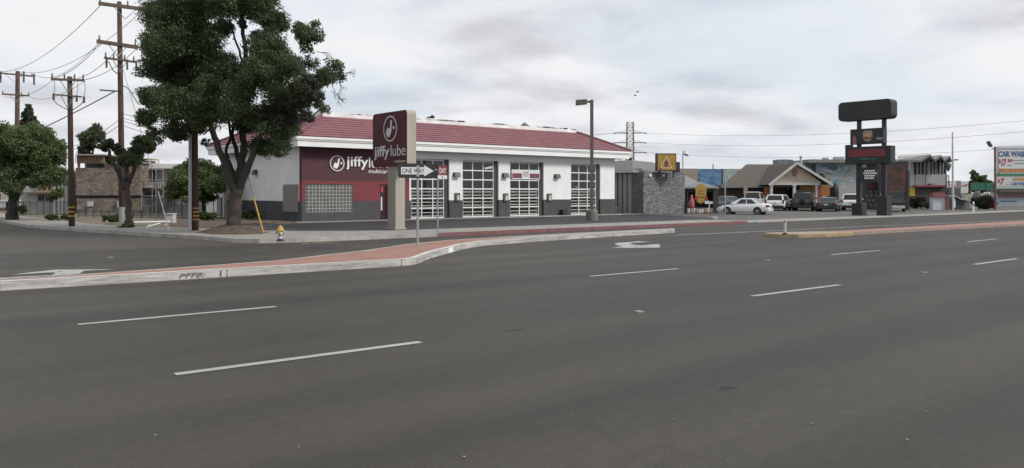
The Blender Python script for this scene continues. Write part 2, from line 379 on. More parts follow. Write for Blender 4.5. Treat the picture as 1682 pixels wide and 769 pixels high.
M_tile2=brickmat('roof_tile_side',(.235,.10,.112),(.205,.085,.098),(.14,.062,.07),.3,5,.014,.4,'yz')
M_leafA=leafmat('street_tree_leaf',(.042,.064,.033),(.125,.165,.075),.4)
M_leafB=leafmat('ash_leaf',(.055,.085,.035),(.165,.215,.09),.4)
M_leafC=leafmat('dull_leaf',(.04,.055,.032),(.10,.12,.065))
M_leafD=leafmat('conifer_leaf',(.025,.038,.024),(.07,.09,.055),.15)
M_shrub=leafmat('shrub_leaf',(.028,.05,.018),(.09,.135,.045),.3)
M_dry=leafmat('dry_shrub_leaf',(.035,.035,.018),(.10,.085,.05))
# ---------------------------------------------------------------- foliage
def leaves(name, m, clumps, count, size, parent=None, sub=12, subr=.42, aspect=.55, flat=.5):
    P=[]; w=np.array([c[1]**2 for c in clumps]); w=w/w.sum()
    for (c,r),wi in zip(clumps,w):
        n=max(20,int(count*wi))
        d=rng.normal(size=(sub,3)); d/=np.linalg.norm(d,axis=1)[:,None]
        sc=np.array(c)+d*(r*rng.uniform(.35,.8,sub))[:,None]*np.array([1,1,.85])
        k=rng.integers(0,sub,n); q=rng.normal(size=(n,3)); q/=np.linalg.norm(q,axis=1)[:,None]
        rad=r*subr*rng.uniform(.55,1.05,n)*(1+.15*rng.normal(size=n))
        P.append(sc[k]+q*rad[:,None]*np.array([1,1,.8]))
    P=np.vstack(P); n=len(P)
    nn=rng.normal(size=(n,3))+np.array([0,0,flat]); nn/=np.linalg.norm(nn,axis=1)[:,None]
    t=rng.normal(size=(n,3)); t-=nn*(t*nn).sum(1)[:,None]; t/=np.linalg.norm(t,axis=1)[:,None]
    b=np.cross(nn,t); s=(size*rng.uniform(.65,1.4,n))[:,None]
    V=np.stack([P-t*s*.5,P+b*s*aspect*.5+nn*s*.08,P+t*s*.5,P-b*s*aspect*.5+nn*s*.08],1).reshape(-1,3)
    if parent is not None:
        I=np.array(wmat(parent).inverted()); V=V@I[:3,:3].T+I[:3,3]
    me=bpy.data.meshes.new(name); me.vertices.add(4*n); me.vertices.foreach_set('co',V.astype(np.float32).ravel())
    me.loops.add(4*n); me.loops.foreach_set('vertex_index',np.arange(4*n,dtype=np.int32))
    me.polygons.add(n); me.polygons.foreach_set('loop_start',np.arange(0,4*n,4,dtype=np.int32))
    me.update(calc_edges=True); me.validate(); me.materials.append(m)
    o=bpy.data.objects.new(name,me); C.objects.link(o); o.parent=parent
    return o
def wob(pts, k=6, j=.05):
    """smooth curve through control points with a little jitter"""
    pts=[Vector(p) for p in pts]; out=[]
    for i in range(len(pts)-1):
        p0=pts[max(i-1,0)];p1=pts[i];p2=pts[i+1];p3=pts[min(i+2,len(pts)-1)]
        for s in range(k):
            t=s/k
            q=.5*((2*p1)+(p2-p0)*t+(2*p0-5*p1+4*p2-p3)*t*t+(3*p1-p0-3*p2+p3)*t**3)
            if out: q+=Vector((random.uniform(-j,j),random.uniform(-j,j),random.uniform(-j,j)))
            out.append(q)
    out.append(pts[-1]); return out
def limb(mb, pts, r0, r1, n=8, k=5, j=.03):
    c=wob(pts,k,j); m=len(c)-1
    mb.tube(c,[r0+(r1-r0)*(i/m)**.8 for i in range(m+1)],n)
# ---------------------------------------------------------------- ground, roads
KERB=[(70,24.0),(12.5,24.0),(11.0,24.1),(9.9,24.5),(9.35,25.3),(9.1,27.5),(8.3,31.1),(7.5,34.6),(6.7,38.6),(6.2,42),(6.0,60),(6.0,130)]
INNER=[(6.0+2.3,130),(8.3,60),(8.6,42),(9.3,38),(10.4,34),(11.9,30.6),(13.4,28.6),(16,26.8),(35.6,26.8)]
g=MB(); g.sheet([(-600,-300),(1500,-300),(1500,1500),(-600,1500)],-.03); struct('ground',g,M_dirt)
g=MB(); g.sheet([(-200,-60),(500,-60),(500,24.0),(-200,24.0)],0); struct('road',g,M_road)
g=MB(); g.sheet([(-14,24.0)]+[(12.5,24.0),(11.0,24.1),(9.9,24.5),(9.35,25.3),(9.1,27.5),(8.3,31.1),(7.5,34.6),(6.7,38.6),(6.2,42),(6.0,60),(6.0,130)]+[(-14,130)],0); struct('side_road',g,M_side)
# sidewalk with kerb, red kerb face to the right
kerb=KERB[1:]; SW=[(35.6,24.0)]+kerb+INNER
def inset(line, d):
    out=[]
    for i,p in enumerate(line):
        a=Vector(line[max(i-1,0)]);b=Vector(line[min(i+1,len(line)-1)]); t=(b-a).normalized(); nrm=Vector((-t.y,t.x))
        out.append((p[0]-nrm.x*d if False else p[0]+nrm.x*d,p[1]+nrm.y*d))
    return out
kline=[(16.3,24.0)]+kerb       # runs right to left then up: inside lies on its right
kin=inset(kline,-.16)
g=MB(); g.prism([(16.3,24.16)]+kin[1:]+INNER[:-2]+[(16.3,26.8)],-.02,.125)
g.prism([(16.3,24.16),(35.6,24.16),(35.6,26.8),(16.3,26.8)],-.02,.128); struct('sidewalk',g,M_conc)
g=MB(); 
for i in range(len(kline)-1): g.prism([kline[i],kline[i+1],kin[i+1],kin[i]],-.02,.135)
struct('kerb',g,M_kerb)
g=MB(); x=16.305
while x<35.4:
    x2=min(x+3.05,35.4); g.box(x,x2-.015,24.0,24.158,-.02,.135); x=x2
struct('red_kerb',g,M_red_kerb)
g=MB()   # sidewalk joints (dark grooves), thin strips
for i in range(12): u=17.2+i*1.52; g.box(u,u+.02,24.17,26.79,.1275,.1295)
struct('sidewalk_joint',g,mat('joint',(.12,.11,.1),.9))
# lots
g=MB(); g.prism([(16,26.8),(35.6,26.8),(39.9,29.3),(42.8,36.2),(42.8,37.5),(13.6,37.5),(13.6,33.5),(12.6,30.4),(13.4,28.6)],-.02,.07); struct('parking_lot',g,M_lot)
g=MB(); g.prism([(17.2,37.5),(42.8,37.5),(42.8,39),(17.2,39)],-.02,.095); struct('walkway',g,mat('walk_concrete',(.24,.23,.21),.85,.15,2,.3,40,grime=.5,gcol=(.1,.1,.095)))
g=MB(); g.box(30.5,40.5,37.42,37.497,.0,.125); struct('walkway_edge',g,M_kerb)
g=MB(); g.sheet([(35.6,24.0),(70,24),(200,24),(200,140),(42.8,140),(42.8,36.2),(39.9,29.3),(35.6,26.8)],.012); struct('forecourt',g,M_fore)
g=MB(); g.sheet([(36.2,24.2),(62,24.0),(80,24.6),(80,26.6),(60,26.2),(37,26.6)],.018); struct('driveway_apron',g,M_conc)
g=MB(); g.prism([(38.9,28.6),(40.2,29.35),(40.05,29.6),(38.75,28.8)],0,.14); struct('lot_kerb',g,M_kerb)
g=MB(); g.prism([(8.3,130),(8.3,60),(8.6,42),(9.3,38),(10.4,34),(11.9,30.6),(12.6,30.4),(13.6,33.5),(13.6,37.5),(17.2,37.5),(17.2,51),(60,51),(60,130)],-.02,.11); struct('planting_bed',g,M_dirt)
g=MB()
pts=[]
for k in range(26):
    t=2*PI*k/26; pts.append((10.75+1.15*math.cos(t)*random.uniform(.8,1.2),29.2+1.6*math.sin(t)*random.uniform(.85,1.15)))
g.smooth=True; RR=[1.0,.93,.82,.70,.58,.46,.34,.2]; ZZ=[.12,.15,.18,.215,.26,.31,.36,.42]; vs=[]
for r,z in zip(RR,ZZ):
    for p in pts: q=r*random.uniform(.95,1.05); vs.append((10.78+(p[0]-10.75)*q,29.15+(p[1]-29.2)*q,z+(random.uniform(-.025,.03) if r<1 else 0)))
n_=len(pts); g.add(vs,[(i*n_+j,i*n_+(j+1)%n_,(i+1)*n_+(j+1)%n_,(i+1)*n_+j) for i in range(len(RR)-1) for j in range(n_)]+[tuple(range((len(RR)-1)*n_,len(RR)*n_))])
struct('soil_mound',g,M_mulch)
g=MB(); g.prism([(12.75,30.5),(13.55,33.6),(13.55,37.3),(17.1,37.6),(17.15,45),(12.5,45),(10.9,37)],.09,.135); struct('mulch_bed',g,M_mulch)
# medians
near=[(-60,16.9),(-20,15.55),(1.87,15.3),(9.3,14.9),(9.75,15.15),(10.8,16.2),(13.2,18.2),(14.6,19.05),(17.7,19.65),(24.9,20.3),(25.35,20.55)]
far=[(25.3,20.85),(20,20.75),(16,20.4),(14,20.1),(12.06,19.3),(9.94,17.9),(6.95,16.45),(4.4,16.02),(1.9,15.75),(-20,16.0),(-60,17.4)]
def off(line,d): return inset(line,d)
nin=off(near,.17); fin=off(far,.09)
g=MB()
for i in range(len(near)-1): g.prism([near[i],near[i+1],nin[i+1],nin[i]],-.02,.15)
for i in range(len(far)-1): g.prism([far[i],far[i+1],fin[i+1],fin[i]],-.02,.146)
g.prism([near[-1],far[0],fin[0],nin[-1]],-.02,.148)
struct('median_kerb',g,M_kerb,bevel=.02,weld=False)
g=MB()
A_=nin; B_=fin[::-1]
g.prism([nin[2],nin[3],nin[4],nin[5],nin[6],nin[7],nin[8]]+[fin[2],fin[3],fin[4],fin[5],fin[6],fin[7],fin[8]],-.02,.141)
struct('median',g,M_brick)
g=MB(); g.prism([nin[8],nin[9],nin[10],fin[0],fin[1],fin[2]],-.02,.137); struct('median_strip',g,M_conc)
# white paint on the kerb face and its top edge (worn)
g=MB()
sl=lambda l,a,b:[l[i] for i in range(a,b)]
nf=off(near,-.004)
for i in range(2,len(near)-1):
    a,b=nf[i],nf[i+1]; g.quad((a[0],a[1],.008),(b[0],b[1],.008),(b[0],b[1],.145),(a[0],a[1],.145))
    
    c,d=off(near,.012)[i],off(near,.012)[i+1]; e,f=off(near,.15)[i+1],off(near,.15)[i]
    g.quad((c[0],c[1],.154),(d[0],d[1],.154),(e[0],e[1],.154),(f[0],f[1],.154),mi=1)
struct('kerb_paint',g,[M_kpaint,M_kedge])
g=MB()
for i in range(2,len(nf)-1):
    a,b=Vector(nf[i]),Vector(nf[i+1]); n_=max(1,round((b-a).length/3.0)); d_=(b-a).normalized()
    for j in range(n_):
        p=a.lerp(b,(j+.97)/n_); o_=Vector((d_.y,-d_.x))*.004; q=p+d_*.014; g.quad((p.x+o_.x,p.y+o_.y,.006),(q.x+o_.x,q.y+o_.y,.006),(q.x+o_.x,q.y+o_.y,.149),(p.x+o_.x,p.y+o_.y,.149))
struct('kerb_joint',g,mat('kerb_joint_dark',(.07,.065,.06),.9))
g=MB()   # newer white patch
a=Vector(off(near,-.009)[5]);b=Vector(off(near,-.009)[6]); p=a.lerp(b,.52);q=a.lerp(b,.68)
g.quad((p.x,p.y,.01),(q.x,q.y,.01),(q.x,q.y,.15),(p.x,p.y,.15)); struct('paint_patch',g,M_white)
g=MB()   # graffiti on the kerb face
a=Vector(near[2]);b=Vector(near[3]); dr=(b-a).normalized(); 
def face(px): 
    # where the sight line of this pixel meets the kerb face line
    r=ray(px); n=Vector((-dr.y,dr.x)); Z=n.dot(a)/n.dot(r); return r*Z
p=face(294);q=face(338)
put_text(g,'PFF8:',(p.x+dr.y*.012,p.y-dr.x*.012,.03),(dr.x,dr.y,0),(q-p).length*.95,.085,ext=.004,bold=.0,slant=.25)
p=face(361); g.box(p.x,p.x+.03,p.y-.012,p.y-.006,.02,.13)
struct('kerb_graffiti',g,worn_paint('graffiti',(.17,.07,.08),.6,14))
# right hand median and its yellow nose
rn=[(28.9,15.0),(43.2,14.1),(80,12.4),(160,9)]; rf=[(160,12.4),(80,14.6),(46.9,15.4),(28.6,15.95)]
g=MB(); g.prism(rn+rf,-.02,.11); struct('median_right',g,mat('pink_kerb',(.27,.205,.18),.85,.2,3,.3,30,grime=.6,gcol=(.17,.14,.12)))
g=MB(); g.prism([(28.9,15.15),(43.2,14.25),(80,12.55),(160,9.5),(160,12.1),(80,14.3),(46.9,15.15),(28.9,15.75)],.0,.117); struct('median_right_paving',g,mat('median_right_brick',(.34,.17,.14),.85,.15,3,.2,30))
nose=[(28.897,15.0),(28.4,14.85),(26.8,14.95),(25.7,15.35),(25.25,15.9),(25.3,16.5),(26.0,16.75),(27.2,16.45),(28.58,15.95)]
g=MB(); g.prism(nose,-.02,.125); struct('nose_kerb',g,M_yel,bevel=.02)
cx=sum(p[0] for p in nose)/len(nose);cy=sum(p[1] for p in nose)/len(nose)
g=MB(); g.prism([(cx+(p[0]-cx)*.86,cy+(p[1]-cy)*.74) for p in nose],0,.132); struct('nose_top',g,M_tan)
# painted markings
g=MB()
def dash(x0,y0,x1,y1,w=.11):
    a=G(x0,y0);b=G(x1,y1);d=(b-a).normalized();n=Vector((-d.y,d.x,0))*w/2
    m=max(1,int((b-a).length/.5))
    for i in range(m):
        p=a.lerp(b,i/m);q=a.lerp(b,(i+1)/m); g.quad(p-n+Vector((0,0,.005)),q-n+Vector((0,0,.005)),q+n+Vector((0,0,.005)),p+n+Vector((0,0,.005)))
for d in ((287.5,615.6,690.5,562.3),(1236,486.8,1379,468.3),(1601,434.7,1670,425.2),(128,533.5,453.5,504),(969,454.3,1113.5,441.8),(1366,418.7,1446,411.5),(1589,397.5,1638,392.6)): dash(*d)
# continuation of both lines behind the camera's view
u=-3.5
for k in range(6):
    for v in (7.25,10.75):
        g.quad((u-8.1*k-2.4-2,v-.055,.005),(u-8.1*k-2,v-.055,.005),(u-8.1*k-2,v+.055,.005),(u-8.1*k-2.4-2,v+.055,.005))
struct('lane_marking',g,M_paint)
g=MB()
s=1/12.014
ar=[(1125,250),(1125,322),(500,327),(170,320),(400,300),(300,280),(228,245),(300,226),(500,216),(700,198),(950,205),(750,217),(600,226),(535,245),(620,265),(780,280),(950,262)]
ap=[G(990+x*s,380+y*s,.005) for x,y in ar]
def tri(mb,pts):
    from mathutils.geometry import tessellate_polygon
    t=tessellate_polygon([[Vector(p) for p in pts]]); 
    P=[Vector(p) for p in pts]
    fs=[]
    for f in t:
        a,b,c=(P[i] for i in f)
        fs.append(tuple(f) if (b-a).cross(c-a).z>0 else tuple(reversed(f)))
    mb.add(pts,fs)
tri(g,ap)
s=1/7.645
al=[(-30,222),(-30,204),(300,184),(640,170),(690,150),(690,135),(600,135),(300,155),(130,165),(400,130),(700,100),(1060,97),(1490,92),(1060,113),(1000,148),(900,160),(600,178),(300,198)]
tri(g,[G(x*s,430+y*s,.005) for x,y in al])
struct('turn_arrow',g,worn_paint('arrow_paint',(.44,.43,.41),.60,6))
g=MB()
def line(pts,w,mb):
    for (a,b) in zip(pts[:-1],pts[1:]):
        a=Vector(a);b=Vector(b);d=(b-a).normalized();n=Vector((-d.y,d.x,0))*w/2
        mb.quad(a-n,b-n,b+n,a+n)
line([G(1112,386.2,.005),G(1275,379.2,.005),G(1430,371.5,.005),G(1682,361.5,.005)],.13,g)
struct('edge_line',g,worn_paint('edge_paint',(.6,.59,.56),.55,8))
g=MB()
line([G(0,415.5,.005),G(100,409.5,.005),G(200,404,.005)],.1,g); line([G(370,414,.005),G(430,411,.005),G(505,407,.005)],.1,g)
line([G(0,421.5,.005),G(60,420.8,.005)],.1,g)
struct('faded_line',g,M_faint)
g=MB(); 
for px,py in ((1260,427.5),(1517,448),(181,423),(1049,512.5)):
    p=G(px,py); g.prism([(p.x-.055,p.y-.05),(p.x+.055,p.y-.05),(p.x+.045,p.y+.05),(p.x-.045,p.y+.05)],.0,.014)
struct('road_marker',g,mat('marker_dull',(.27,.26,.25),.6))
g=MB()
for px,py in ((1333,697),(1523,678),(1490,724),(1105,690),(762,752),(255,716),(490,736)):
    p=G(px,py); g.ball((p.x,p.y,.006),random.uniform(.006,.010),6,sq=(1.2,1,.7))
for i in range(60):
    u=random.uniform(-4,30); v=random.choice((14.75-random.random()**2*.8, random.uniform(1.5,13))); g.ball((u,v,.004),random.uniform(.003,.007),5,sq=(1.2,1,.7))
o=g.build('loose_gravel',mat('gravel_pale',(.24,.225,.2),.8)); tag(o,'scattered pale grit lying on the road surface','gravel',None,'stuff')
g=MB()   # tar patches, straight utility cut
for px,py,a,b in ((840,544,.22,.06),(1195,637,.12,.05)):
    p=G(px,py); g.sheet([(p.x+a*math.cos(t)*random.uniform(.7,1.1),p.y+b*math.sin(t)*random.uniform(.7,1.1)) for t in np.linspace(0,2*PI,14)[:-1]],.0045)
struct('tar_patch',g,worn_paint('tar',(.034,.032,.029),.5,4))
g=MB()   # yellow paint on the corner kerb ramp
p=G(528,399,.14); g.sheet([(p.x-.55,p.y-.02),(p.x+.6,p.y-.02),(p.x+.6,p.y+.17),(p.x-.55,p.y+.17)],.1385); struct('ramp_paint',g,worn_paint('ramp_yellow',(.5,.33,.1),.5,6))
# litter on the road by the kerb
g=MB(); p=G(1240,366,.0)
for k in range(5): g.ball((p.x+random.uniform(-.12,.12),p.y+random.uniform(-.1,.1),.05),.075,6,sq=(1,.8,.7))
tag(g.build('litter',mat('cyan_plastic',(.12,.42,.42),.4)),'crumpled cyan and white wrapper lying on the driveway by the red kerb','litter')
# ---------------------------------------------------------------- the auto shop
V0=38.7; U0,U1=17.9,41.2; V1=50.4
def fu(px): return Pv(px,300,V0).x
def fz(px,py): return Pv(px,py,V0).z
shop=thing('auto_shop','white service garage with red tile roof, maroon corner and four glass bay doors','building',(29.5,38.7,.05))
ZG=1.6-(329-316)*onv(750,V0)/FPX      # top of the grey base band
ZT=3.98
doors=[(fu(675),fu(738)),(fu(760),fu(819)),(fu(838),fu(893)),(fu(938),fu(986))]
dtop=[fz(706,261),fz(790,263.5),fz(865,266.5),fz(961,269.5)]
DT=sum(dtop)/4
blk=(fu(502),fu(580)); bz=(fz(541,348.5),fz(541,302.5))
ent=(fu(623),fu(637)); ez=fz(630,303)
UM=fu(672.5)                     # where the maroon corner ends
ZR=fz(560,297.5)                 # maroon / red line
w=MB(); T=.3
def wallseg(u0,u1,z0,z1):
    """wall slab between heights, split in its colour bands"""
    if u1-u0<1e-4: return
    if u0<UM-1e-4<u1-1e-3: wallseg(u0,UM,z0,z1); wallseg(UM,u1,z0,z1); return
    bands=[(0,ZG,0),(ZG,ZR,2),(ZR,9,3)] if u1<=UM+1e-3 else [(0,ZG,0),(ZG,9,1)]
    for a,b,mi in bands:
        a=max(a,z0);b=min(b,z1)
        if b-a>1e-3: w.box(u0,u1,V0,V0+T,a,b,mi)
ops=sorted([(blk[0],blk[1],bz[0],bz[1]),(ent[0],ent[1],.05,ez)]+[(a,b,.05,DT) for a,b in doors])
x=U0
for a,b,z0,z1 in ops:
    wallseg(x,a,.0,ZT); wallseg(a,b,z1,ZT); wallseg(a,b,0,z0); x=b
wallseg(x,U1,0,ZT)
# side walls and back
for (u0,u1,v0,v1) in ((U0,U0+T,V0+T,V1),(U1-T,U1,V0+T,V1),(U0+T,U1-T,V1-T,V1)):
    w.box(u0,u1,v0,v1,0,ZG,0); w.box(u0,u1,v0,v1,ZG,ZT,1)
# corner pilaster at the back of the side wall
w.box(U0-.22,U0-.002,V1-1.2,V1+.1,0,ZT-.9,1)
w.box(U0+T+.01,U1-T-.01,V0+T+.01,V1-T-.01,.04,.06,4); w.box(U0+T+.01,U1-T-.01,V0+T+.01,V1-T-.01,ZT-.22,ZT-.2,1)
w.build('wall',[M_grey,M_stucco,M_redst,M_maroon,mat('shop_floor',(.4,.39,.37),.5)],shop)
# fascia: stepped cornice all round
f=MB()
E=[(17.35,38.0),(41.95,38.0),(41.95,51.1),(17.35,51.1)]
def ring(mb,o_out,o_in,z0,z1,mi=None):
    a=[(17.35-o_out,38.0-o_out),(41.95+o_out,38.0-o_out),(41.95+o_out,51.1+o_out),(17.35-o_out,51.1+o_out)]
    b=[(17.35+o_in,38.0+o_in),(41.95-o_in,38.0+o_in),(41.95-o_in,51.1-o_in),(17.35+o_in,51.1-o_in)]
    for i in range(4):
        j=(i+1)%4; mb.prism([a[i],a[j],b[j],b[i]],z0,z1,mi)
ring(f,0,.25,3.93,4.22); ring(f,.05,.25,4.222,4.30); ring(f,.10,.25,4.302,4.45)
ring(f,-.245,.6,3.96,3.975)
f.build('fascia',M_white,shop)
# tiled hip skirt: overlapping courses
r=MB(); NC=9; D=2.65; RISE=1.31; zb=4.452
def hip(d): return [(17.25+d,37.9+d),(42.05-d,37.9+d),(42.05-d,51.2-d),(17.25+d,51.2-d)]
for k in range(NC):
    d0=D*k/NC; d1=D*(k+1)/NC+.05; z0=zb+RISE*k/NC+.036; z1=zb+RISE*(k+1)/NC+.02
    a=hip(d0);b=hip(d1)
    for i in range(4):
        j=(i+1)%4
        lo=[(a[i][0],a[i][1],z0),(a[j][0],a[j][1],z0)];hi=[(b[j][0],b[j][1],z1),(b[i][0],b[i][1],z1)]
        r.quad(*lo,*hi,mi=i%2)
        r.quad((a[i][0],a[i][1],z0-.06),(a[j][0],a[j][1],z0-.06),lo[1],lo[0],mi=2)
for i in range(4):   # hip cap tiles
    a=hip(0)[i];b=hip(D)[i]
    for k in range(11):
        p=Vector((*a,zb+.05)).lerp(Vector((*b,zb+RISE+.05)),k/11);q=Vector((*a,zb+.05)).lerp(Vector((*b,zb+RISE+.05)),(k+1.15)/11)
        r.tube([p,q],[.10,.085],6,mi=3)
tile_edge=mat('tile_edge',(.14,.062,.07),.85)
r.build('roof',[M_tile,M_tile2,tile_edge,mat('tile_cap',(.18,.083,.093),.8,.2,3)],shop)
p_=MB(); 
def ring2(mb,d,t,z0,z1):
    a=hip(d);b=hip(d+t)
    for i in range(4):
        j=(i+1)%4; mb.prism([a[i],a[j],b[j],b[i]],z0,z1)
ring2(p_,D+.03,.3,zb+RISE-.15,zb+RISE+.24); h=hip(D+.33); p_.prism(h,zb+RISE-.1,zb+RISE+.02)
for k in range(26):  # patched flashing pieces
    u=random.uniform(21,39); p_.box(u,u+random.uniform(.3,1.4),37.9+D+.0,37.9+D+.36,zb+RISE+.24,zb+RISE+.24+random.uniform(.02,.08))
p_.build('parapet',mat('white_flashing',(.76,.76,.755),.7,.12,1.5,.3,30,grime=.55,gcol=(.32,.30,.28),gscale=1.2),shop)
q=Pv(868,208,41.6); c=MB(); c.add([(q.x-.55,41.4,5.8),(q.x+.55,41.4,5.8),(q.x+.55,42.5,5.8),(q.x-.55,42.5,5.8),(q.x-.05,41.95,6.42)],[(0,1,4),(1,2,4),(2,3,4),(3,0,4),(3,2,1,0)])
c.build('roof_vent',mat('grey_green_metal',(.10,.12,.12),.6),shop)
for px in (936,742): 
    q=Pv(px,216,41.2); c=MB(); c.tube([(q.x,41.2,5.7),(q.x,41.2,6.05)],.035,8); c.tube([(q.x,41.2,6.05),(q.x+.2,41.2,6.12)],.03,6); c.build('vent_pipe',M_galv,shop)
# bay doors
grime_white=mat('door_white',(.70,.70,.69),.5,.06,3,0,grime=.15,gcol=(.4,.39,.37))
for n,(a,b) in enumerate(doors):
    y0=V0+.16; A0,B0=a+.04,b-.26; z0=.10
    d=MB(); W=B0-A0; H=DT-.02-z0
    cols=3; rows=6; st=.055; hs=.065
    for i in range(cols+1):
        x=A0+(W-st)*i/cols; d.box(x,x+st,y0,y0+.05,z0,z0+H)
    for i in range(rows+1):
        z=z0+(H-hs)*i/rows
        d.box(A0+.001,B0-.001,y0-.006,y0+.044,z,z+hs)
    bd=d.build('garage_door',grime_white,shop)
    gl=MB(); gl.box(A0+.01,B0-.01,y0+.015,y0+.021,z0+.02,z0+H-.02); gl.build('glass',M_glass,bd)
    j=MB(); j.box(b-.255,b-.005,V0+.12,V0+.22,.06,DT-.005); j.build('door_jamb',mat('dark_jamb',(.05,.046,.045),.7),shop); j=MB(); j.box(a+.002,a+.035,V0+.12,V0+.22,.06,DT-.005); j.build('door_jamb',mat('dark_jamb',(.05,.046,.045),.7),shop)
# glass blocks, panel, entrance
k=MB(); nx,nz=14,8
wx=(blk[1]-blk[0])/nx; wz=(bz[1]-bz[0])/nz
for i in range(nx+1): x=blk[0]+wx*i; k.box(max(x-.016,blk[0]),min(x+.016,blk[1]),V0+.03,V0+.2,bz[0],bz[1])
for i in range(nz+1): z=bz[0]+wz*i; k.box(blk[0],blk[1],V0+.025,V0+.195,max(z-.016,bz[0]),min(z+.016,bz[1]))
win=k.build('glass_block_window',mat('mortar',(.38,.37,.35),.8),shop)
k=MB()
for i in range(nx):
    for jx in range(nz):
        x=blk[0]+wx*i+.018;z=bz[0]+wz*jx+.018;x2=x+wx-.036;z2=z+wz-.036; m_=.035
        k.add([(x,V0+.07,z),(x2,V0+.07,z),(x2,V0+.07,z2),(x,V0+.07,z2),(x+m_,V0+.045,z+m_),(x2-m_,V0+.045,z+m_),(x2-m_,V0+.045,z2-m_),(x+m_,V0+.045,z2-m_)],[(0,1,5,4),(1,2,6,5),(2,3,7,6),(3,0,4,7),(4,5,6,7)])
k.build('glass_block',mat('block_glass',(.13,.14,.135),.12,.5,2.0,.1,8),win)
k=MB(); k.box(ent[0],ent[1],V0+.14,V0+.17,.06,ez-.02); k.build('entrance_door',M_dglass,shop)
k=MB(); k.box(ent[0]+.002,ent[0]+.10,V0+.08,V0+.138,.06,ez-.005); k.box(ent[1]-.06,ent[1]-.002,V0+.08,V0+.138,.06,ez-.005); k.box(ent[0]+.1,ent[1]-.06,V0+.08,V0+.138,ez-.09,ez-.005); k.build('door_frame',mat('red_frame',(.22,.03,.035),.5),shop)
k=MB(); k.box(ent[0]+.16,ent[0]+.24,V0+.1,V0+.138,.6,1.35); k.box(ent[0]+.16,ent[0]+.3,V0+.1,V0+.138,1.6,2.3,1); k.build('door_poster',[M_signw,mat('poster_red',(.4,.04,.05),.5)],shop)
k=MB(); a=Pu(490,303,U0);b=Pu(466,303,U0); zt=Pu(478,303,U0).z; zl=Pu(478,348,U0).z
k.box(U0-.05,U0-.002,a.y,b.y,zl,zt)
for i in range(10): k.box(U0-.07,U0-.052,a.y+.08,b.y-.08,zl+.08+(zt-zl-.1)*i/10,zl+.08+(zt-zl-.1)*i/10+.02)
k.build('wall_panel',mat('taupe_panel',(.23,.22,.20),.6,.08),shop)
# wall lights, control boxes
def wall_light(M,parent):
    k=MB(); k.add([M@Vector(p) for p in ((-.2,0,-.12),(.2,0,-.12),(.2,0,.14),(-.2,0,.14),(-.2,-.24,-.12),(.2,-.24,-.12),(.2,-.14,.14),(-.2,-.14,.14))],[(0,1,2,3),(4,7,6,5),(0,4,5,1),(3,2,6,7),(0,3,7,4),(1,5,6,2)])
    o=k.build('wall_light',mat('fixture_bronze',(.055,.05,.045),.5),parent)
    k=MB(); k.box(-.16,.16,-.2,-.03,-.17,-.122,M=M); k.build('lens',mat('lens',(.5,.5,.47),.25),o)
for px,py in ((749,287),(829,288),(914,289.5)): wall_light(Matrix.Translation((fu(px),V0-.002,fz(px,py))),shop)
for px,py in ((421,283),(406,286)): 
    p=Pu(px,py,U0); wall_light(Matrix.Translation((U0-.002,p.y,p.z))@Matrix.Rotation(-PI/2,4,'Z'),shop)
for px,py in ((750.5,323),(830,323.5),(901.5,323.5)):
    u=fu(px);z=fz(px,py); k=MB(); k.box(u-.17,u+.17,V0-.1,V0-.002,z-.27,z+.22); o=k.build('control_box',mat('brown_box',(.10,.085,.07),.55),shop)
    k=MB(); k.box(u-.06,u+.1,V0-.115,V0-.1025,z-.2,z+.08); k.build('cover',mat('pale_cover',(.5,.49,.46),.5),o)
# lettering on the maroon wall
def logo(mb,c,xd,R,ext=.05,up=(0,0,1),mi_ring=0,mi_face=1):
    xd=Vector(xd).normalized(); up=Vector(up).normalized(); c=Vector(c)
    plate(mb,ellipse(0,0,R,R,32),c,xd,ext,up,mi_ring); plate(mb,ellipse(0,0,R*.89,R*.89,32),c,xd,.004,up,mi_face,off=ext+.001)
    o=ext+.006
    plate(mb,[(-.02*R,-.30*R),(.20*R,-.28*R),(.34*R,.62*R),(.10*R,.66*R)],c,xd,.006,up,mi_ring,off=o)
    bl=[(-.50*R,-.12*R),(-.30*R,.10*R),(-.05*R,.02*R),(.02*R,.05*R),(.16*R,-.2*R),(.12*R,-.45*R),(-.1*R,-.66*R),(-.38*R,-.62*R),(-.56*R,-.42*R)]
    plate(mb,bl,c,xd,.009,up,mi_ring,off=o)
    plate(mb,[(.40*R,.04*R),(.55*R,.20*R),(.72*R,.04*R),(.55*R,-.12*R)],c,xd,.006,up,mi_ring,off=o)
k=MB(); p=Pv(554,268.5,V0-.06); R=Pv(565.7,268,V0-.06).x-Pv(554,268,V0-.06).x
logo(k,(p.x,V0-.002,p.z),(1,0,0),R,.06); k.build('wall_logo',[M_letter,M_maroon],shop)
k=MB(); a=Pv(568.5,278,V0-.05);b=Pv(604.5,259,V0-.05)
put_text(k,'jiffy',(a.x,V0-.003,a.z-.02),(1,0,0),b.x-a.x,b.z-a.z+.08,ext=.07,bold=.012)
c=Pv(606,277,V0-.05);d=Pv(640,259,V0-.05); put_text(k,'lube',(c.x,V0-.003,c.z+.05),(1,0,0),d.x-c.x,d.z-c.z-.06,ext=.06,bold=.0)
a=Pv(606,284.5,V0-.05);b=Pv(641,278.5,V0-.05); put_text(k,'multicare',(a.x,V0-.003,a.z),(1,0,0),b.x-a.x,b.z-a.z,ext=.03,bold=.0)
k.build('wall_letters',M_letter,shop)
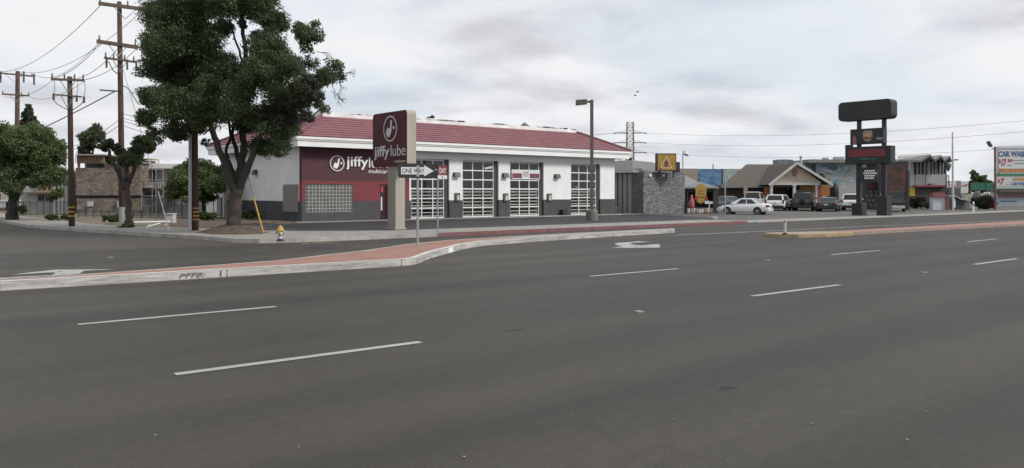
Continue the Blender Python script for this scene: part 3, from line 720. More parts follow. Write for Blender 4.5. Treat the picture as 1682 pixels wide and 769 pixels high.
# banners hung on the doors
def banner(x0,x1,y0,y1,name,label,fn):
    a=Pv(x0,y1,V0+.1);b=Pv(x1,y0,V0+.1); k=MB(); k.box(a.x,b.x,V0+.10,V0+.115,a.z,b.z,0); fn(k,a,b)
    return tag(k.build(name,[M_signw,mat('banner_red',(.17,.035,.045),.6),mat('banner_ink',(.12,.02,.03),.6),mat('banner_blue',(.1,.08,.22),.6)]),label,'banner')
def b1(k,a,b):
    w,h=b.x-a.x,b.z-a.z; k.box(a.x,b.x,V0+.092,V0+.0995,a.z+h*.28,b.z,1)
    put_text(k,'DAY',(a.x+w*.18,V0+.091,a.z+h*.42),(1,0,0),w*.70,h*.40,ext=.006,bold=.01,mi=0)
    k.box(a.x+w*.45,a.x+w*.55,V0+.094,V0+.0995,a.z+h*.06,a.z+h*.2,2)
banner(719,734.5,272,294,'day_banner','red and white DAY banner hung on the first bay door behind the arrow sign',b1)
def b2(k,a,b):
    w,h=b.x-a.x,b.z-a.z
    for (x,y) in ((.02,.36),(.64,.98)): k.box(a.x+w*x,a.x+w*y,V0+.092,V0+.0995,a.z+h*.1,a.z+h*.6,1)
    for x in (.1,.17,.24,.72,.80,.88): k.box(a.x+w*x,a.x+w*(x+.045),V0+.088,V0+.0918,a.z+h*.22,a.z+h*.42,3)
    for z in (.7,.5,.3): k.box(a.x+w*.4,a.x+w*.6,V0+.094,V0+.0995,a.z+h*z,a.z+h*(z+.07),2)
banner(840.5,886.5,279.5,294,'promo_banner','white banner with two dark red blocks hung across the third bay door',b2)
k=MB(); a=Pv(946,308,V0+.1); k.prism([(a.x,V0+.166),(a.x+.2,V0+.166),(a.x+.2,V0+.172),(a.x,V0+.172)],a.z-.08,a.z+.1); tag(k.build('window_sticker',mat('magenta',(.22,.07,.18),.5)),'small magenta notice stuck in the last bay door pane','notice')
k=MB(); a=Pv(797,278,V0+.1);b=Pv(810,273,V0+.1); k.quad((a.x,V0+.145,a.z),(b.x,V0+.145,a.z+.06),(b.x,V0+.145,b.z+.02),(a.x,V0+.145,b.z-.1)); k.quad((a.x,V0+.15,a.z),(a.x,V0+.15,b.z-.1),(b.x,V0+.15,b.z+.02),(b.x,V0+.15,a.z+.06)); tag(k.build('paper_notice',M_signw),'slanted white paper taped inside the top row of the second bay door','notice')
# racks inside the bays
for n,(a,b) in enumerate(doors):
    k=MB(); c=(a+b)/2; v=V0+.27
    rt=thing('storage_rack',('long grey rack of stock inside the first bay','grey rack of stock inside the second bay','grey rack of stock inside the bay with the promo banner','grey rack of stock inside the bay behind the lamp post')[n],'rack',(c,v,.06),0,'racks inside the service bays')
    for x in (a+.2,b-.4):
        for y in (v,v+.5): k=MB(); k.box(x,x+.05,y,y+.05,.06,1.88); k.build('upright',M_galv,rt)
    for z in (.20,.40,.60,.80,1.0,1.2,1.4,1.6,1.8):
        k=MB(); k.box(a+.1,b-.3,v-.03,v+.6,z,z+(.05 if n<2 else .062)); k.build('shelf',mat('pale_shelf',(.52,.505,.48),.6,.3,.8),rt)
    for z in (.285,.685,1.085,1.485):
        x=a+.2
        while x<b-.7:
            l=random.uniform(.15,.4); k=MB(); k.box(x,x+l,v+.25,v+.55,z,z+random.uniform(.04,.09),0); k.build('stock_box',[mat('stock_a',(.12,.11,.1),.7),mat('stock_b',(.3,.27,.22),.7),mat('stock_c',(.05,.05,.06),.6)][random.randrange(3)],rt); x+=l+random.uniform(.1,.7)
# camera-aligned frame for things that do not follow the road grid
CM=Matrix.Rotation(HEAD,4,'Z')
def X(px,Z): return (px-CX)/FPX*Z
def Zz(py,Z): return HC+(HY-py)/FPX*Z
# ---------------------------------------------------------------- pylon sign
pu=17.2
pb=G(648,380,.13); 
py_=thing('pylon_sign','tall maroon and beige roadside pylon sign with round emblem beside the service garage','sign',(pu,28.8,.07))
l=Pu(612,188,pu);r_=Pu(668,181,pu); zt=(Pu(612,187,pu).z+Pu(668,181,pu).z)/2; zb_=(Pu(612,276,pu).z+Pu(668,272,pu).z)/2
w_=l.y-r_.y; h_=zt-zb_; xd=(0,-1,0)
k=MB(); plate(k,rrect(w_,h_,.16),(pu+.45,l.y,zb_),xd,.43); k.build('cabinet',M_beige,py_)
k=MB(); plate(k,rrect(w_-.03,h_-.03,.15),(pu+.018,l.y-.015,zb_+.015),xd,.02); fc=k.build('sign_face',M_msign,py_)
k=MB(); c=Pu(641,211.5,pu); R=(Pu(629,212,pu).y-Pu(653,212,pu).y)/2*.92
logo(k,(pu-.003,c.y,c.z),xd,R,.008); k.build('emblem',[M_letter,M_msign],fc)
k=MB()
a=Pu(615,262,pu);b=Pu(640,241,pu); put_text(k,'jiffy',(pu-.003,a.y,a.z-.04),xd,a.y-b.y,b.z-a.z+.1,ext=.008,bold=.02)
a=Pu(642,256,pu);b=Pu(666,238,pu); put_text(k,'lube',(pu-.003,a.y,a.z-.02),xd,a.y-b.y,b.z-a.z+.06,ext=.008,bold=-.005)
a=Pu(649,266,pu);b=Pu(668,260.5,pu); put_text(k,'multicare',(pu-.003,a.y+.02,a.z-.03),xd,a.y-b.y-.06,b.z-a.z,ext=.006)
k.build('lettering',M_letter,fc)
a=Pu(635.5,300,pu);b=Pu(648,300,pu); side=onv(660.5,b.y); u2=(ray(660.5)*side).x
k=MB(); k.box(pu+.05,max(u2,pu+.5),b.y,a.y,.05,zb_+.02); k.box(pu+.0,max(u2,pu+.5)+.05,b.y-.05,a.y+.05,.05,.12); k.build('post',M_beige,py_)
# ---------------------------------------------------------------- one way sign on the median
q=G(686,404,.141); Zs=depth(q)
ow=thing('one_way_sign','black and white ONE WAY arrow sign on a galvanised post on the red median','traffic sign',q)
k=MB(); tz=Zz(269,Zs); k.tube([q+Vector((0,0,-.03)),(q.x,q.y,tz-.02)],.033,10); k.build('post',M_galv,ow)
ang=math.radians(20); xd=(RT*math.cos(ang)+FW*math.sin(ang)); xd=Vector((xd.x,xd.y,0)); nn=xd.cross(Vector((0,0,1)))
W=X(716.5,Zs)-X(658,Zs); W/=math.cos(ang); H=Zz(269,Zs)-Zz(292.5,Zs)
o0=q+Vector((0,0,Zz(292.5,Zs)-q.z))-xd*(W*.525)+nn*.037
k=MB(); plate(k,rrect(W,H,.03),o0,xd,.004); pl=k.build('sign_plate',M_black,ow)
k=MB()
plate(k,[(.075,H*.25),(W*.69,H*.25),(W*.69,H*.11),(W*.95,H*.5),(W*.69,H*.89),(W*.69,H*.75),(.075,H*.75)],o0,xd,.002,off=.0044)
k.build('arrow',M_signw,pl)
k=MB(); put_text(k,'ONE WAY',o0+xd*.105+Vector((0,0,H*.335))+nn*.0066,xd,W*.60,H*.33,ext=.002,bold=.012); k.build('lettering',M_black,pl)
k=MB(); k.box(-.04,.04,-.045,.045,-.15,.15,M=Matrix.Translation((q.x,q.y,tz-.2))@Matrix.Rotation(math.atan2(xd.y,xd.x),4,'Z')); k.build('bracket',M_galv,ow)
q=G(719,387,.135); Zs=depth(q)
sp=thing('sign_post','thin grey sign post on the sidewalk edge behind the one way sign','post',q)
k=MB(); k.tube([q,(q.x,q.y,Zz(294,Zs))],.028,8); k.build('post',M_galv,sp)
k=MB(); k.tube([(q.x,q.y,Zz(294,Zs)),(q.x,q.y,Zz(293,Zs))],.034,8); k.build('cap',M_galv,sp)
# ---------------------------------------------------------------- hydrant
q=G(460.5,396.5,.128); Zs=depth(q); s=(Zz(370,Zs)-q.z)/.72
hy=thing('fire_hydrant','silver fire hydrant with a yellow domed top on the corner sidewalk','hydrant',q)
M=Matrix.Diagonal((s,s,s))
k=MB(); k.smooth=True; k.lathe([(.16,0),(.16,.04),(.115,.06),(.105,.30),(.135,.32),(.135,.36),(.11,.38),(.11,.46)],q,16,M=M); k.build('barrel',mat('hydrant_silver',(.50,.50,.49),.45,.1,6,0,metal=.2),hy)
k=MB(); k.smooth=True; k.lathe([(.17,.46),(.17,.49),(.14,.52),(.13,.58),(.09,.65),(.035,.68),(.035,.72),(.0,.725)],q,16,M=M); k.build('bonnet',M_yellow,hy)
for an in (HEAD,HEAD+PI,HEAD-PI/2):
    d=Vector((math.cos(an),math.sin(an),0)); k=MB(); k.tube([q+d*.09*s+Vector((0,0,.4*s)),q+d*.17*s+Vector((0,0,.4*s)),q+d*.175*s+Vector((0,0,.4*s)),q+d*.22*s+Vector((0,0,.4*s))],[.05*s,.05*s,.065*s,.06*s],10); k.build('nozzle_cap',M_yellow if an==HEAD-PI/2 else MATS['hydrant_silver'],hy)
k=MB(); k.lathe([(.165,0),(.165,.05),(.12,.07),(.11,.13)],q+Vector((0,0,.002)),16,M=Matrix.Diagonal((s*1.02,s*1.02,s))); k.build('base_flange',M_dark,hy)
# ---------------------------------------------------------------- utility poles
def beam(mb,a,b,w,h):
    a=Vector(a);b=Vector(b);d=(b-a).normalized();n=d.cross(Vector((0,0,1))).normalized();u=n.cross(d)
    vs=[p+n*sx*w/2+u*sz*h/2 for p in (a,b) for sz in (-1,1) for sx in (-1,1)]
    mb.add(vs,[(0,1,3,2),(4,6,7,5),(0,4,5,1),(2,3,7,6),(0,2,6,4),(1,5,7,3)])
def insul(mb,p,h=.22,r=.05,up=1):
    mb.lathe([(.02,0),(r,.03*up),(.025,.07*up),(r,.11*up),(.025,.15*up),(r*.7,.19*up),(.02,h*up)],p,8)
def pole(name,label,bx,by,Z,ty,r0,r1,arms,zb=.1,tx=None):
    b=A(bx,HY,Z); b.z=zb; t=A(tx or bx,ty,Z)
    o=thing(name,label,'utility pole',b)
    k=MB(); k.smooth=True; k.tube([b+Vector((0,0,-.03)),b.lerp(t,.5),t],[r0,(r0+r1)/2,r1],12); k.build('shaft',M_wood,o)
    for (x0,y0,x1,y1,dz,w,ins) in arms:
        a=A(x0,y0,Z-dz);c=A(x1,y1,Z+dz); off=Vector((-FW.x,-FW.y,0))*(r1+.06); a+=off;c+=off
        k=MB(); beam(k,a,c,w*.8,w); ar=k.build('crossarm',M_arm,o)
        m=a.lerp(c,.5); k=MB()
        for f in (.28,.72): k.tube([a.lerp(c,f)+Vector((0,0,-w*.4)),m+Vector((0,0,-.55))],.018,5)
        k.build('brace',M_galv,o)
        for f in ins:
            k=MB(); k.smooth=True; insul(k,a.lerp(c,f)+Vector((0,0,w/2-.005))); k.build('insulator',mat('insulator',(.16,.13,.12),.3),ar)
    return o,b,t
Z1=36.4
P1,b1_,t1_=pole('utility_pole','tallest wooden utility pole with two heavy crossarms behind the pruned tree',201,374,Z1,3,.145,.10,[(165,7,250,18,.65,.15,(.03,.55,.97)),(162,69,229,79,.55,.16,(.06,.94)),(174,96,225,103,.45,.09,(.05,.3,.65,.95))],tx=196)
k=MB()
for (px,py) in ((175,100),(209,103),(224,105)):
    p=A(px,py,Z1-.35); k=MB(); k.tube([p+Vector((0,0,.15)),p+Vector((0,0,-.32))],.045,8); k.build('cutout',mat('cutout',(.10,.085,.085),.5),P1)
k=MB(); k.tube([A(178,101,Z1-.4),A(186,116,Z1-.35),A(194,122,Z1-.2)],.025,6); k.build('lead_wire',MATS['cutout'],P1)
k=MB(); p=A(197,148,Z1); beam(k,A(164,148,Z1-.3),A(194,150,Z1-.2),.05,.06); k.build('communication_arm',M_arm,P1)
k=MB(); a=A(203,140,Z1-.25); k.tube(wob([A(202,141,Z1-.2),A(211,146,Z1-.2),A(219,158,Z1-.2),A(228,172,Z1-.2)],4,0),.02,5); k.build('riser_cable',M_wire,P1)
k=MB(); q=A(200.5,374,Z1-.25); k.tube([(q.x,q.y,.09),(q.x,q.y,Zz(340,Z1))],.13,10); k.build('pole_guard',mat('pale_guard',(.30,.31,.29),.7,.12),P1)
Z2=34.9
P2,b2_,t2_=pole('utility_pole','short wooden utility pole with one crossarm and hanging fuse cutouts',118,372,Z2,126,.128,.10,[(87,131,142,133,.35,.1,(.04,.4,.7,.96)),(90,156,138,160,.3,.06,())],tx=114.5)
k=MB()
for (px,py) in ((88,159),(126,162),(138,164)):
    k=MB(); p=A(px,py,Z2-.25); k.tube([p+Vector((0,0,.14)),p+Vector((0,0,-.14))],.045,8)
    k.tube([A(px+1,133,Z2-.25),A(px+2,146,Z2-.25),p+Vector((0,0,.14))],.012,5); k.build('cutout',MATS['cutout'],P2)
for px,mx in ((88,112),(138,119)): k=MB(); k.tube(wob([A(px,163,Z2-.25),A(px+(mx-px)*.25,171,Z2-.25),A(mx,181,Z2-.15)],4,0),.018,5); k.build('lead_wire',MATS['cutout'],P2)
def bands(Z,px,w,y0,n,par,rot=0):
    k=MB()
    for i in range(n):
        p=A(px,y0+i*7.2,Z); p2=A(px,y0+i*7.2+2.2,Z)
        k.lathe([(w,p2.z),(w,p.z)],(p.x,p.y,0),12)
    k.build('marker_band',M_yellow,par)
bands(Z2,117.5,.133,339.5,3,P2)
Z3=62
P3,b3_,t3_=pole('utility_pole','far wooden utility pole with two crossarms at the left edge of the view',27,0,Z3,117,.2,.15,[(-6,120,57,126,.9,.12,(.1,.68,.97)),(6,155,51,158,.7,.12,(.03,.7,.97))],tx=29)
k=MB()
for (px,py) in ((1,127),(39,127),(56,131)): p=A(px,py,Z3-.5); k=MB(); k.tube([p+Vector((0,0,.45)),p+Vector((0,0,-.4))],.07,8); k.build('cutout',MATS['cutout'],P3)
Z4=31.2
P4,b4_,t4_=pole('utility_pole','wooden utility pole with grey conduit and yellow bands beside the big street tree',320.5,0,Z4,-75,.135,.11,[(285,-62,352,-58,.4,.12,(.05,.5,.95))],zb=.12,tx=318)
k=MB(); q=A(312.3,380,Z4-.2); k.tube([(q.x,q.y,.1),(q.x,q.y,7.0)],.062,8); k.build('conduit',mat('conduit',(.42,.44,.46),.5,.06),P4)
k=MB(); 
for i in range(4): a=A(321,341+i*6.2,Z4); k.lathe([(.139-.0004*i,a.z-.05),(.139-.0004*i,a.z)],(a.x,a.y,0),12)
k.build('marker_band',M_yellow,P4)
# guy wires with their guards
def guy(base,top,lab,m,frac,r=.035,ins=None):
    o=thing('guy_wire',lab,'guy wire',base)
    b=Vector(base);t=Vector(top)
    k=MB(); k.tube([b,t],.009,5); k.build('wire',M_wire,o)
    k=MB(); k.tube([b.lerp(t,.002),b.lerp(t,frac)],r,8); k.build('guard',m,o)
    if ins: k=MB(); k.tube([b.lerp(t,ins[0]),b.lerp(t,ins[1])],.03,8); k.build('strain_insulator',M_signw,o)
guy(G(433,383.5,.13),A(319,-30,Z4),'slanting yellow guy wire guard between the big street tree and the hydrant',M_yellow,.135,.028)
guy(G(279,381,.13),A(197,96,Z1),'slanting white guy wire guard on the sidewalk left of the conduit pole',mat('white_guard',(.55,.55,.53),.5),.2,.022,(.32,.375))
# wires
def wire(a,b,sag,lab='thin black wire sagging between the wooden utility poles',r=.012,name='power_line',grp='wires between the utility poles',n=14):
    a=Vector(a);b=Vector(b); pts=[a.lerp(b,i/n)-Vector((0,0,sag*4*(i/n)*(1-i/n))) for i in range(n+1)]
    k=MB(); k.tube(pts,r,4); o=k.build(name,M_wire); tag(o,lab,'wire',grp); return o
wire(A(166,8,35.7),A(1,118,Z3-.5),.75,r=.017)
wire(A(235,17,36.9),A(39,119,Z3),.9,r=.015)
wire(A(163,70,35.8),A(56,122,Z3+.5),.8,r=.015)
wire(A(165,71,35.8),A(88,129,Z2-.3),.25)
wire(A(200,72,36.2),A(127,129,Z2),.25)
wire(A(226,78,36.8),A(140,131,Z2+.2),.25)
wire(A(189,150,36.2),A(-60,262,56),.25,'thick black cable running from the tallest pole down past the short pole',.028,'utility_cable',None)
wire(A(88,131,Z2),A(7,158,Z3),.4); wire(A(140,133,Z2),A(50,160,Z3),.4)
wire(A(250,18,37.2),A(352,-58,Z4),.2); wire(A(229,78,37),A(318,20,Z4),.2)
for i,(y0,x1,y1,zz) in enumerate(((186,330,190,Z4),(193,330,200,Z4),(197,330,214,Z4),(205,330,222,Z4))):
    wire(A(199,y0,Z1),A(x1,y1,zz),.22,r=.011)
for y0,x1,y1 in ((205,105,248),(196,100,245)): wire(A(197,y0,Z1),A(x1,y1,52),.25,r=.014)
# ---------------------------------------------------------------- trees
def tree(name,label,base,limbs,clumps,m,count,leaf,group=None,sub=12,subr=.42,bark=None,cat='tree'):
    o=thing(name,label,cat,base,group=group)
    k=MB(); k.smooth=True
    for pts,r0,r1 in limbs: limb(k,pts,r0,r1)
    k.build('trunk',bark or M_bark,o)
    leaves('crown',m,clumps,count,leaf,o,sub,subr)
    return o
ZT_=29.3
bp=A(384,390,ZT_); bp.z=.2
cl=[(262,22,34),(310,8,45),(362,-2,42),(420,2,42),(448,40,26),(500,55,20),(522,60,17),(491,42,14),(503,72,17),(516,40,10),(268,72,38),(322,62,46),(258,112,30),(300,125,44),(350,112,40),(245,160,22),(243,192,20),(285,175,42),(335,180,44),(385,165,44),(432,120,42),(440,78,34),(475,110,30),(508,105,16),(550,108,17),(562,122,13),(535,128,20),(506,140,24),(470,165,34),(530,176,16),(505,190,14),(440,195,34),(470,212,22),(452,240,24),(425,240,20),(466,248,12),(265,222,16),(245,212,10),(290,215,22),(320,208,20),(335,232,9),(400,205,22),(300,-45,48),(375,-60,58),(445,-42,40),(365,45,22),(405,128,30),(345,145,30)]
clumps=[]
for px,py,r in cl:
    R=r/FPX*ZT_
    R*=1.13
    for sgn in ((-1,0,1) if r>19 else (0,)):
        dz=sgn*random.uniform(.4,2.6)*min(1,r/30)+random.uniform(-.5,.5); Z=ZT_+dz
        clumps.append((A(px+random.uniform(-3,3),py+random.uniform(-3,3),Z),R*random.uniform(.88,1.05)))
def L(*p): return [A(x,y,ZT_+d) for x,y,d in p]
lm=[(L((384,392,0),(384,360,0),(387,330,0),(390,305,0)),.26,.23),
 (L((384,393,0),(384,384,0),(384,372,0),(385,360,0)),.34,.25),
 (L((387,318,0),(374,282,-.3),(357,240,-.5),(346,205,-.6),(325,150,-.8),(300,90,-1)),.18,.05),
 (L((391,312,0),(396,270,.2),(400,235,.3),(398,190,.4),(405,120,.3),(398,40,.2),(390,-30,.1)),.19,.05),
 (L((394,308,0),(404,282,-.4),(414,258,-.7),(428,222,-.9),(445,180,-1.1),(480,120,-1.3)),.17,.05),
 (L((389,298,.2),(378,272,.6),(372,250,.9),(378,215,1.1),(360,150,1.4)),.09,.04),
 (L((398,285,.2),(388,245,1.0),(384,210,1.5),(420,140,2)),.12,.04),
 (L((346,205,-.6),(300,190,-1.2),(262,175,-1.6)),.08,.03),
 (L((428,222,-.9),(470,190,-.6),(520,150,-.3),(555,120,0),(560,112,0)),.07,.02),
 (L((405,120,.3),(394,85,-.4),(383,55,-.6),(377,25,-.6)),.05,.03),(L((402,110,.3),(400,70,-.4),(393,35,-.6)),.04,.025),
 (L((470,190,-.6),(500,195,-.5),(528,180,-.4)),.04,.02)]
big=tree('street_tree','large dark green street tree filling the upper left, in a soil mound by the kerb',bp,lm,clumps,M_leafA,330000,.078,sub=26,subr=.31)
leaves('dry_foliage',leafmat('dead_leaf',(.055,.05,.045),(.135,.12,.105),.3),[(A(x,y,ZT_-1.6+random.uniform(-.6,.6)),r/FPX*ZT_) for x,y,r in ((498,165,20),(480,190,18),(505,192,13),(460,205,14),(522,158,12),(512,138,14),(488,145,14),(425,60,14),(412,108,12),(398,40,10))],16000,.07,big,20,.36)
k=MB()   # bare twigs on the right
def twig(p,d,l,n,r):
    q=p+d*l; q2=p+d*l*.5+Vector((random.uniform(-.06,.06),)*3); k.tube([p,q2,q],[r,r*.8,r*.5],4)
    if n>0:
        for _ in range(3):
            e=(d+Vector((random.uniform(-.7,.7),random.uniform(-.7,.7),random.uniform(-.7,.5)))).normalized(); twig(p+d*l*random.uniform(.4,1),e,l*.62,n-1,r*.65)
for (x,y,dx,dz) in ((560,120,1,0),(552,132,.7,-.7),(545,150,.6,-.5),(520,85,.7,-.1),(545,140,.5,-.9)):
    d=Vector((RT.x*dx,RT.y*dx,dz)).normalized(); twig(A(x,y,ZT_),d,.38,3,.012)
k.build('twigs',M_bark,big)
# tree by the left edge
ZL=43.5; base=A(20,366,ZL); base.z=.1
def cz(lst,Z,dj=1.6,two=18):
    out=[]
    for px,py,r in lst:
        R=r/FPX*Z
        for s in ((-1,1) if r>two else (0,)): out.append((A(px+random.uniform(-3,3),py,Z+s*random.uniform(.4,dj)),R))
    return out
LL=lambda Z,*p:[A(x,y,Z+d) for x,y,d in p]
tree('ash_tree','broad bright green tree with a low round crown at the left edge',base,[(LL(ZL,(20,369,0),(21,340,0),(22,315,0),(20,290,0),(10,250,0)),.3,.1),(LL(ZL,(22,330,0),(40,300,-.3),(55,270,-.4),(70,245,-.4)),.17,.05),(LL(ZL,(20,372,0),(20,362,0),(20,352,0)),.38,.3)],
 cz([(12,232,34),(52,225,30),(82,250,28),(42,268,36),(90,290,24),(10,285,34),(98,318,13),(62,298,20),(-25,260,44),(25,318,14),(75,225,20),(97,262,16),(-10,225,30),(30,255,30),(85,325,9),(38,345,10),(60,260,34),(28,235,32),(70,285,26),(5,262,36),(95,240,16),(22,296,26)],ZL,2.4),M_leafB,130000,.115,sub=22,subr=.36)
# pruned street tree
ZP=34.2; base=A(212,376,ZP); base.z=.12
tree('pruned_street_tree','hard pruned street tree with a few leaf tufts in front of the tallest pole',base,[(LL(ZP,(212,380,0),(211,350,0),(210,320,0),(209,296,0)),.14,.12),(LL(ZP,(212,381,0),(212,372,0),(211.5,362,0)),.30,.16),(LL(ZP,(206,310,0),(196,288,-.3),(186,268,-.4),(178,245,-.5)),.12,.06),(LL(ZP,(212,300,0),(222,275,-.3),(231,258,-.4),(238,240,-.3)),.11,.05),(LL(ZP,(208,300,0),(208,270,.3),(212,250,.3)),.13,.06)],
 cz([(234,236,15),(246,244,12),(252,240,8),(228,251,12),(219,262,13),(206,262,14),(180,236,10),(184,264,7),(240,226,10),(172,243,8),(200,250,10),(191,242,9),(213,250,12)],ZP,.8,12),M_leafA,26000,.09,sub=16,subr=.45)
leaves('basal_shoots',M_shrub,[(A(205,376,ZP-.5),.28),(A(214,374,ZP-.6),.22)],500,.12,C.objects['pruned_street_tree'])
def far_tree(name,label,base_px,Z,by,lst,m,count,leaf,tr=.2,group=None,sub=10,subr=.45):
    b=A(base_px,by,Z); b.z=0; top=A(lst[0][0],lst[0][1],Z)
    return tree(name,label,b,[([b,b.lerp(top,.5)+Vector((.1,.05,0)),top],tr,tr*.3)],cz(lst,Z,.03*Z,16),m,count,leaf,group,sub,subr)
far_tree('background_tree','thin dark tree rising behind the stone apartment block',150,75,330,[(152,225,18),(142,238,14),(164,222,12),(157,212,10),(138,248,12),(168,240,12)],M_leafC,6000,.3)
far_tree('background_tree','bushy tree at the frame edge behind the bright green tree',-2,70,330,[(-6,222,14),(2,235,12),(-4,250,20)],M_leafC,2500,.3)
ZC=95; b=A(47,330,ZC); b.z=0
cc=[]
for i in range(9): y=172+i*6; r=2.6+i*1.9; cc+= [(A(47+random.uniform(-1,1)+s*r*.7,y+3,ZC+s2*.5),max(.25,r*.65/FPX*ZC)) for s,s2 in ((-1,1),(1,-1),(0,1))]
tree('conifer','dark pointed conifer rising behind the bright green tree',b,[([b,A(47,175,ZC)],.4,.05)],cc,M_leafD,7000,.4,sub=7,subr=.5)
ZB=47; b=A(335,362,ZB); b.z=0
tree('yard_tree','round green tree in the yard behind the conduit pole',b,[([b,A(333,330,ZB),A(325,295,ZB)],.14,.06)],cz([(300,298,25),(330,284,26),(316,268,14),(352,303,22),(290,316,17),(342,322,18),(315,320,20),(283,306,11),(358,283,14),(302,278,16),(325,305,22)],ZB,1.6),M_leafB,60000,.11,sub=18,subr=.38)
def shrub(name,label,px,by,Z,rw,rh,m,count,leaf,zb=.1,group=None):
    b=A(px,by,Z); b.z=zb; R=rh/FPX*Z; W=rw/FPX*Z
    o=thing(name,label,'shrub',b,group=group); k=MB()
    for i in range(6): 
        d=Vector((random.uniform(-W,W)*.6,random.uniform(-W,W)*.6,R*1.2)); k.tube([b,b+d*.5,b+d],[.025,.018,.008],5)
    k.build('stems',M_bark,o)
    cls=[]
    for i in range(max(4,int(W/R*4))): 
        x=random.uniform(-1,1)*(W-R*.6); cls.append((b+Vector((RT.x*x,RT.y*x,R*random.uniform(.7,1.25)))+Vector((random.uniform(-.4,.4)*R,random.uniform(-.4,.4)*R,0)),R*random.uniform(.6,.85)))
    leaves('foliage',m,cls,count,leaf,o,8,.5)
    return o
shrub('shrub','rounded dark green shrub in the bed left of the pruned tree',181,366,39,17,8,M_shrub,2500,.11)
shrub('shrub','clipped dark green shrub right of the conduit pole',340,364,42,15,8.5,M_shrub,2200,.11)
shrub('shrub','low dark hedge behind the short pole',96,368,42,22,6,M_shrub,2200,.12)
shrub('shrub','dark green shrub against the grey base of the garage side wall',412,366,43,9,10,M_shrub,1500,.11,.13)
shrub('shrub','narrower shrub beside it nearer the taupe wall panel',427,366,42,7,9,M_shrub,1000,.11,.13)
# ---------------------------------------------------------------- buildings beyond the side street
def bxc(mb,x0,x1,y0,y1,Z0,Z1,mi=None): mb.box(X(x0,Z0),X(x1,Z0),Z0,Z1,Zz(y1,Z0),Zz(y0,Z0),mi,CM)
def P0(px,Z,z=0): p=CM@Vector((X(px,Z),Z,z)); return p
Zs=56
st=thing('stone_apartment','tan stone faced apartment block with a timber balcony front','building',P0(180,Zs))
M_stone=stonemat('tan_stone',[(.15,.12,.095),(.20,.165,.13),(.235,.20,.165),(.175,.14,.115),(.26,.215,.185)],3.4,.02,(.14,.118,.10),(1,1,1.7))
k=MB(); k.box(X(126,Zs),X(233,Zs),Zs,Zs+8,0,Zz(326,Zs),0,CM); k.box(X(126,Zs),X(233,Zs),Zs-.12,Zs+8,Zz(321,Zs),Zz(276,Zs),0,CM); k.box(X(172,Zs),X(233,Zs),Zs-.118,Zs+8,Zz(275.8,Zs),Zz(268,Zs),0,CM); k.box(X(126,Zs),X(233,Zs),Zs+.15,Zs+8,Zz(326,Zs),Zz(321,Zs),1,CM)  # recessed belt is coloured dark to carry its shading
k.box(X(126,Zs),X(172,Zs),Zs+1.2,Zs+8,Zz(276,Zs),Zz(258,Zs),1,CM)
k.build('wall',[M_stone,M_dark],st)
k=MB(); bxc(k,126,171.5,255.5,268.5,Zs-.25,Zs-.18)
for i in range(12): x=X(127+i*3.8,Zs); k.box(x,x+.03,Zs-.28,Zs-.252,Zz(268,Zs),Zz(256,Zs),1,CM)
bxc(k,127,130,268.5,277,Zs-.2,Zs-.05); bxc(k,139,141,268.5,277,Zs-.2,Zs-.05)
k.build('balcony',[mat('brown_boards',(.20,.135,.085),.85,.25,3),mat('board_gap',(.09,.06,.045),.9)],st)
k=MB(); bxc(k,124,173,253.2,255.3,Zs-.5,Zs+8.3); bxc(k,173.2,234,266.5,268,Zs-.3,Zs+8.2); k.build('roof',mat('roof_edge',(.34,.30,.25),.8),st)
for x0,x1,y0,y1 in ((143,151,331,339),(192.5,197,331,341)):
    k=MB(); bxc(k,x0,x1,y0,y1,Zs-.2,Zs-.01); k.build('wall_sign',mat('pale_blue',(.42,.46,.48),.5),st)
k=MB(); bxc(k,143.5,149.5,341,351,Zs-.08,Zs-.01); k.build('door',mat('grey_door',(.22,.21,.2),.6),st)
Za=58
ap_=thing('white_apartment','white two storey apartment block wrapped in scaffold poles','building',P0(265,Za))
k=MB(); bxc(k,232,330,277,354,Za,Za+8,0); k.build('wall',[mat('white_render',(.56,.57,.58),.8,.06)],ap_)
k=MB(); bxc(k,228,333,269,276.8,Za-1.0,Za+8.4); bxc(k,258,262,262,269,Za+1,Za+1.4); k.build('roof',mat('white_roof',(.66,.66,.66),.7),ap_)
for x0,x1,y0,y1 in ((234,257,282,298),(234,257,320,331),(274,283,283,299),(274,283,320,333)):
    k=MB(); bxc(k,x0,x1,y0,y1,Za-.06,Za-.01); wn=k.build('window',M_dglass,ap_)
    k=MB(); m=(x0+x1)/2; bxc(k,m-.7,m+.7,y0,y1,Za-.1,Za-.065); bxc(k,x0-.6,x0+.6,y0,y1,Za-.1,Za-.065); bxc(k,x1-.6,x1+.6,y0,y1,Za-.1,Za-.065); bxc(k,x0,x1,(y0+y1)/2-.4,(y0+y1)/2+.4,Za-.09,Za-.064); k.build('frame',M_white,wn)
k=MB(); bxc(k,232,300,311.5,315.5,Za-1.3,Za-.01); k.build('balcony_deck',mat('deck_wood',(.22,.16,.11),.85),ap_)
k=MB()
for i in range(18): bxc(k,233+i*3.8,233.6+i*3.8,301,311.5,Za-1.25,Za-1.21)
bxc(k,232,300,300,301.2,Za-1.27,Za-1.2); bxc(k,238,251,302,311,Za-1.19,Za-1.15); k.build('balcony_rail',mat('pale_rail',(.5,.5,.5),.5),ap_)
k=MB(); bxc(k,233,330,335,354,Za-.05,Za-.012); k.build('ground_floor_shade',mat('shade_grey',(.23,.24,.25),.6,.2),ap_)  # grey sheet painted in for the dark void behind the fence
sc_=thing('scaffolding','thin grey scaffold frame standing against the white apartment block','scaffold',P0(250,Za-2))
k=MB(); zz_=Za-2
for px in (232,250,256,268):
    for d in (0,1.0): p=P0(px,zz_+d); k.tube([p,(p.x,p.y,Zz(268 if px<255 else 276,zz_))],.025,6)
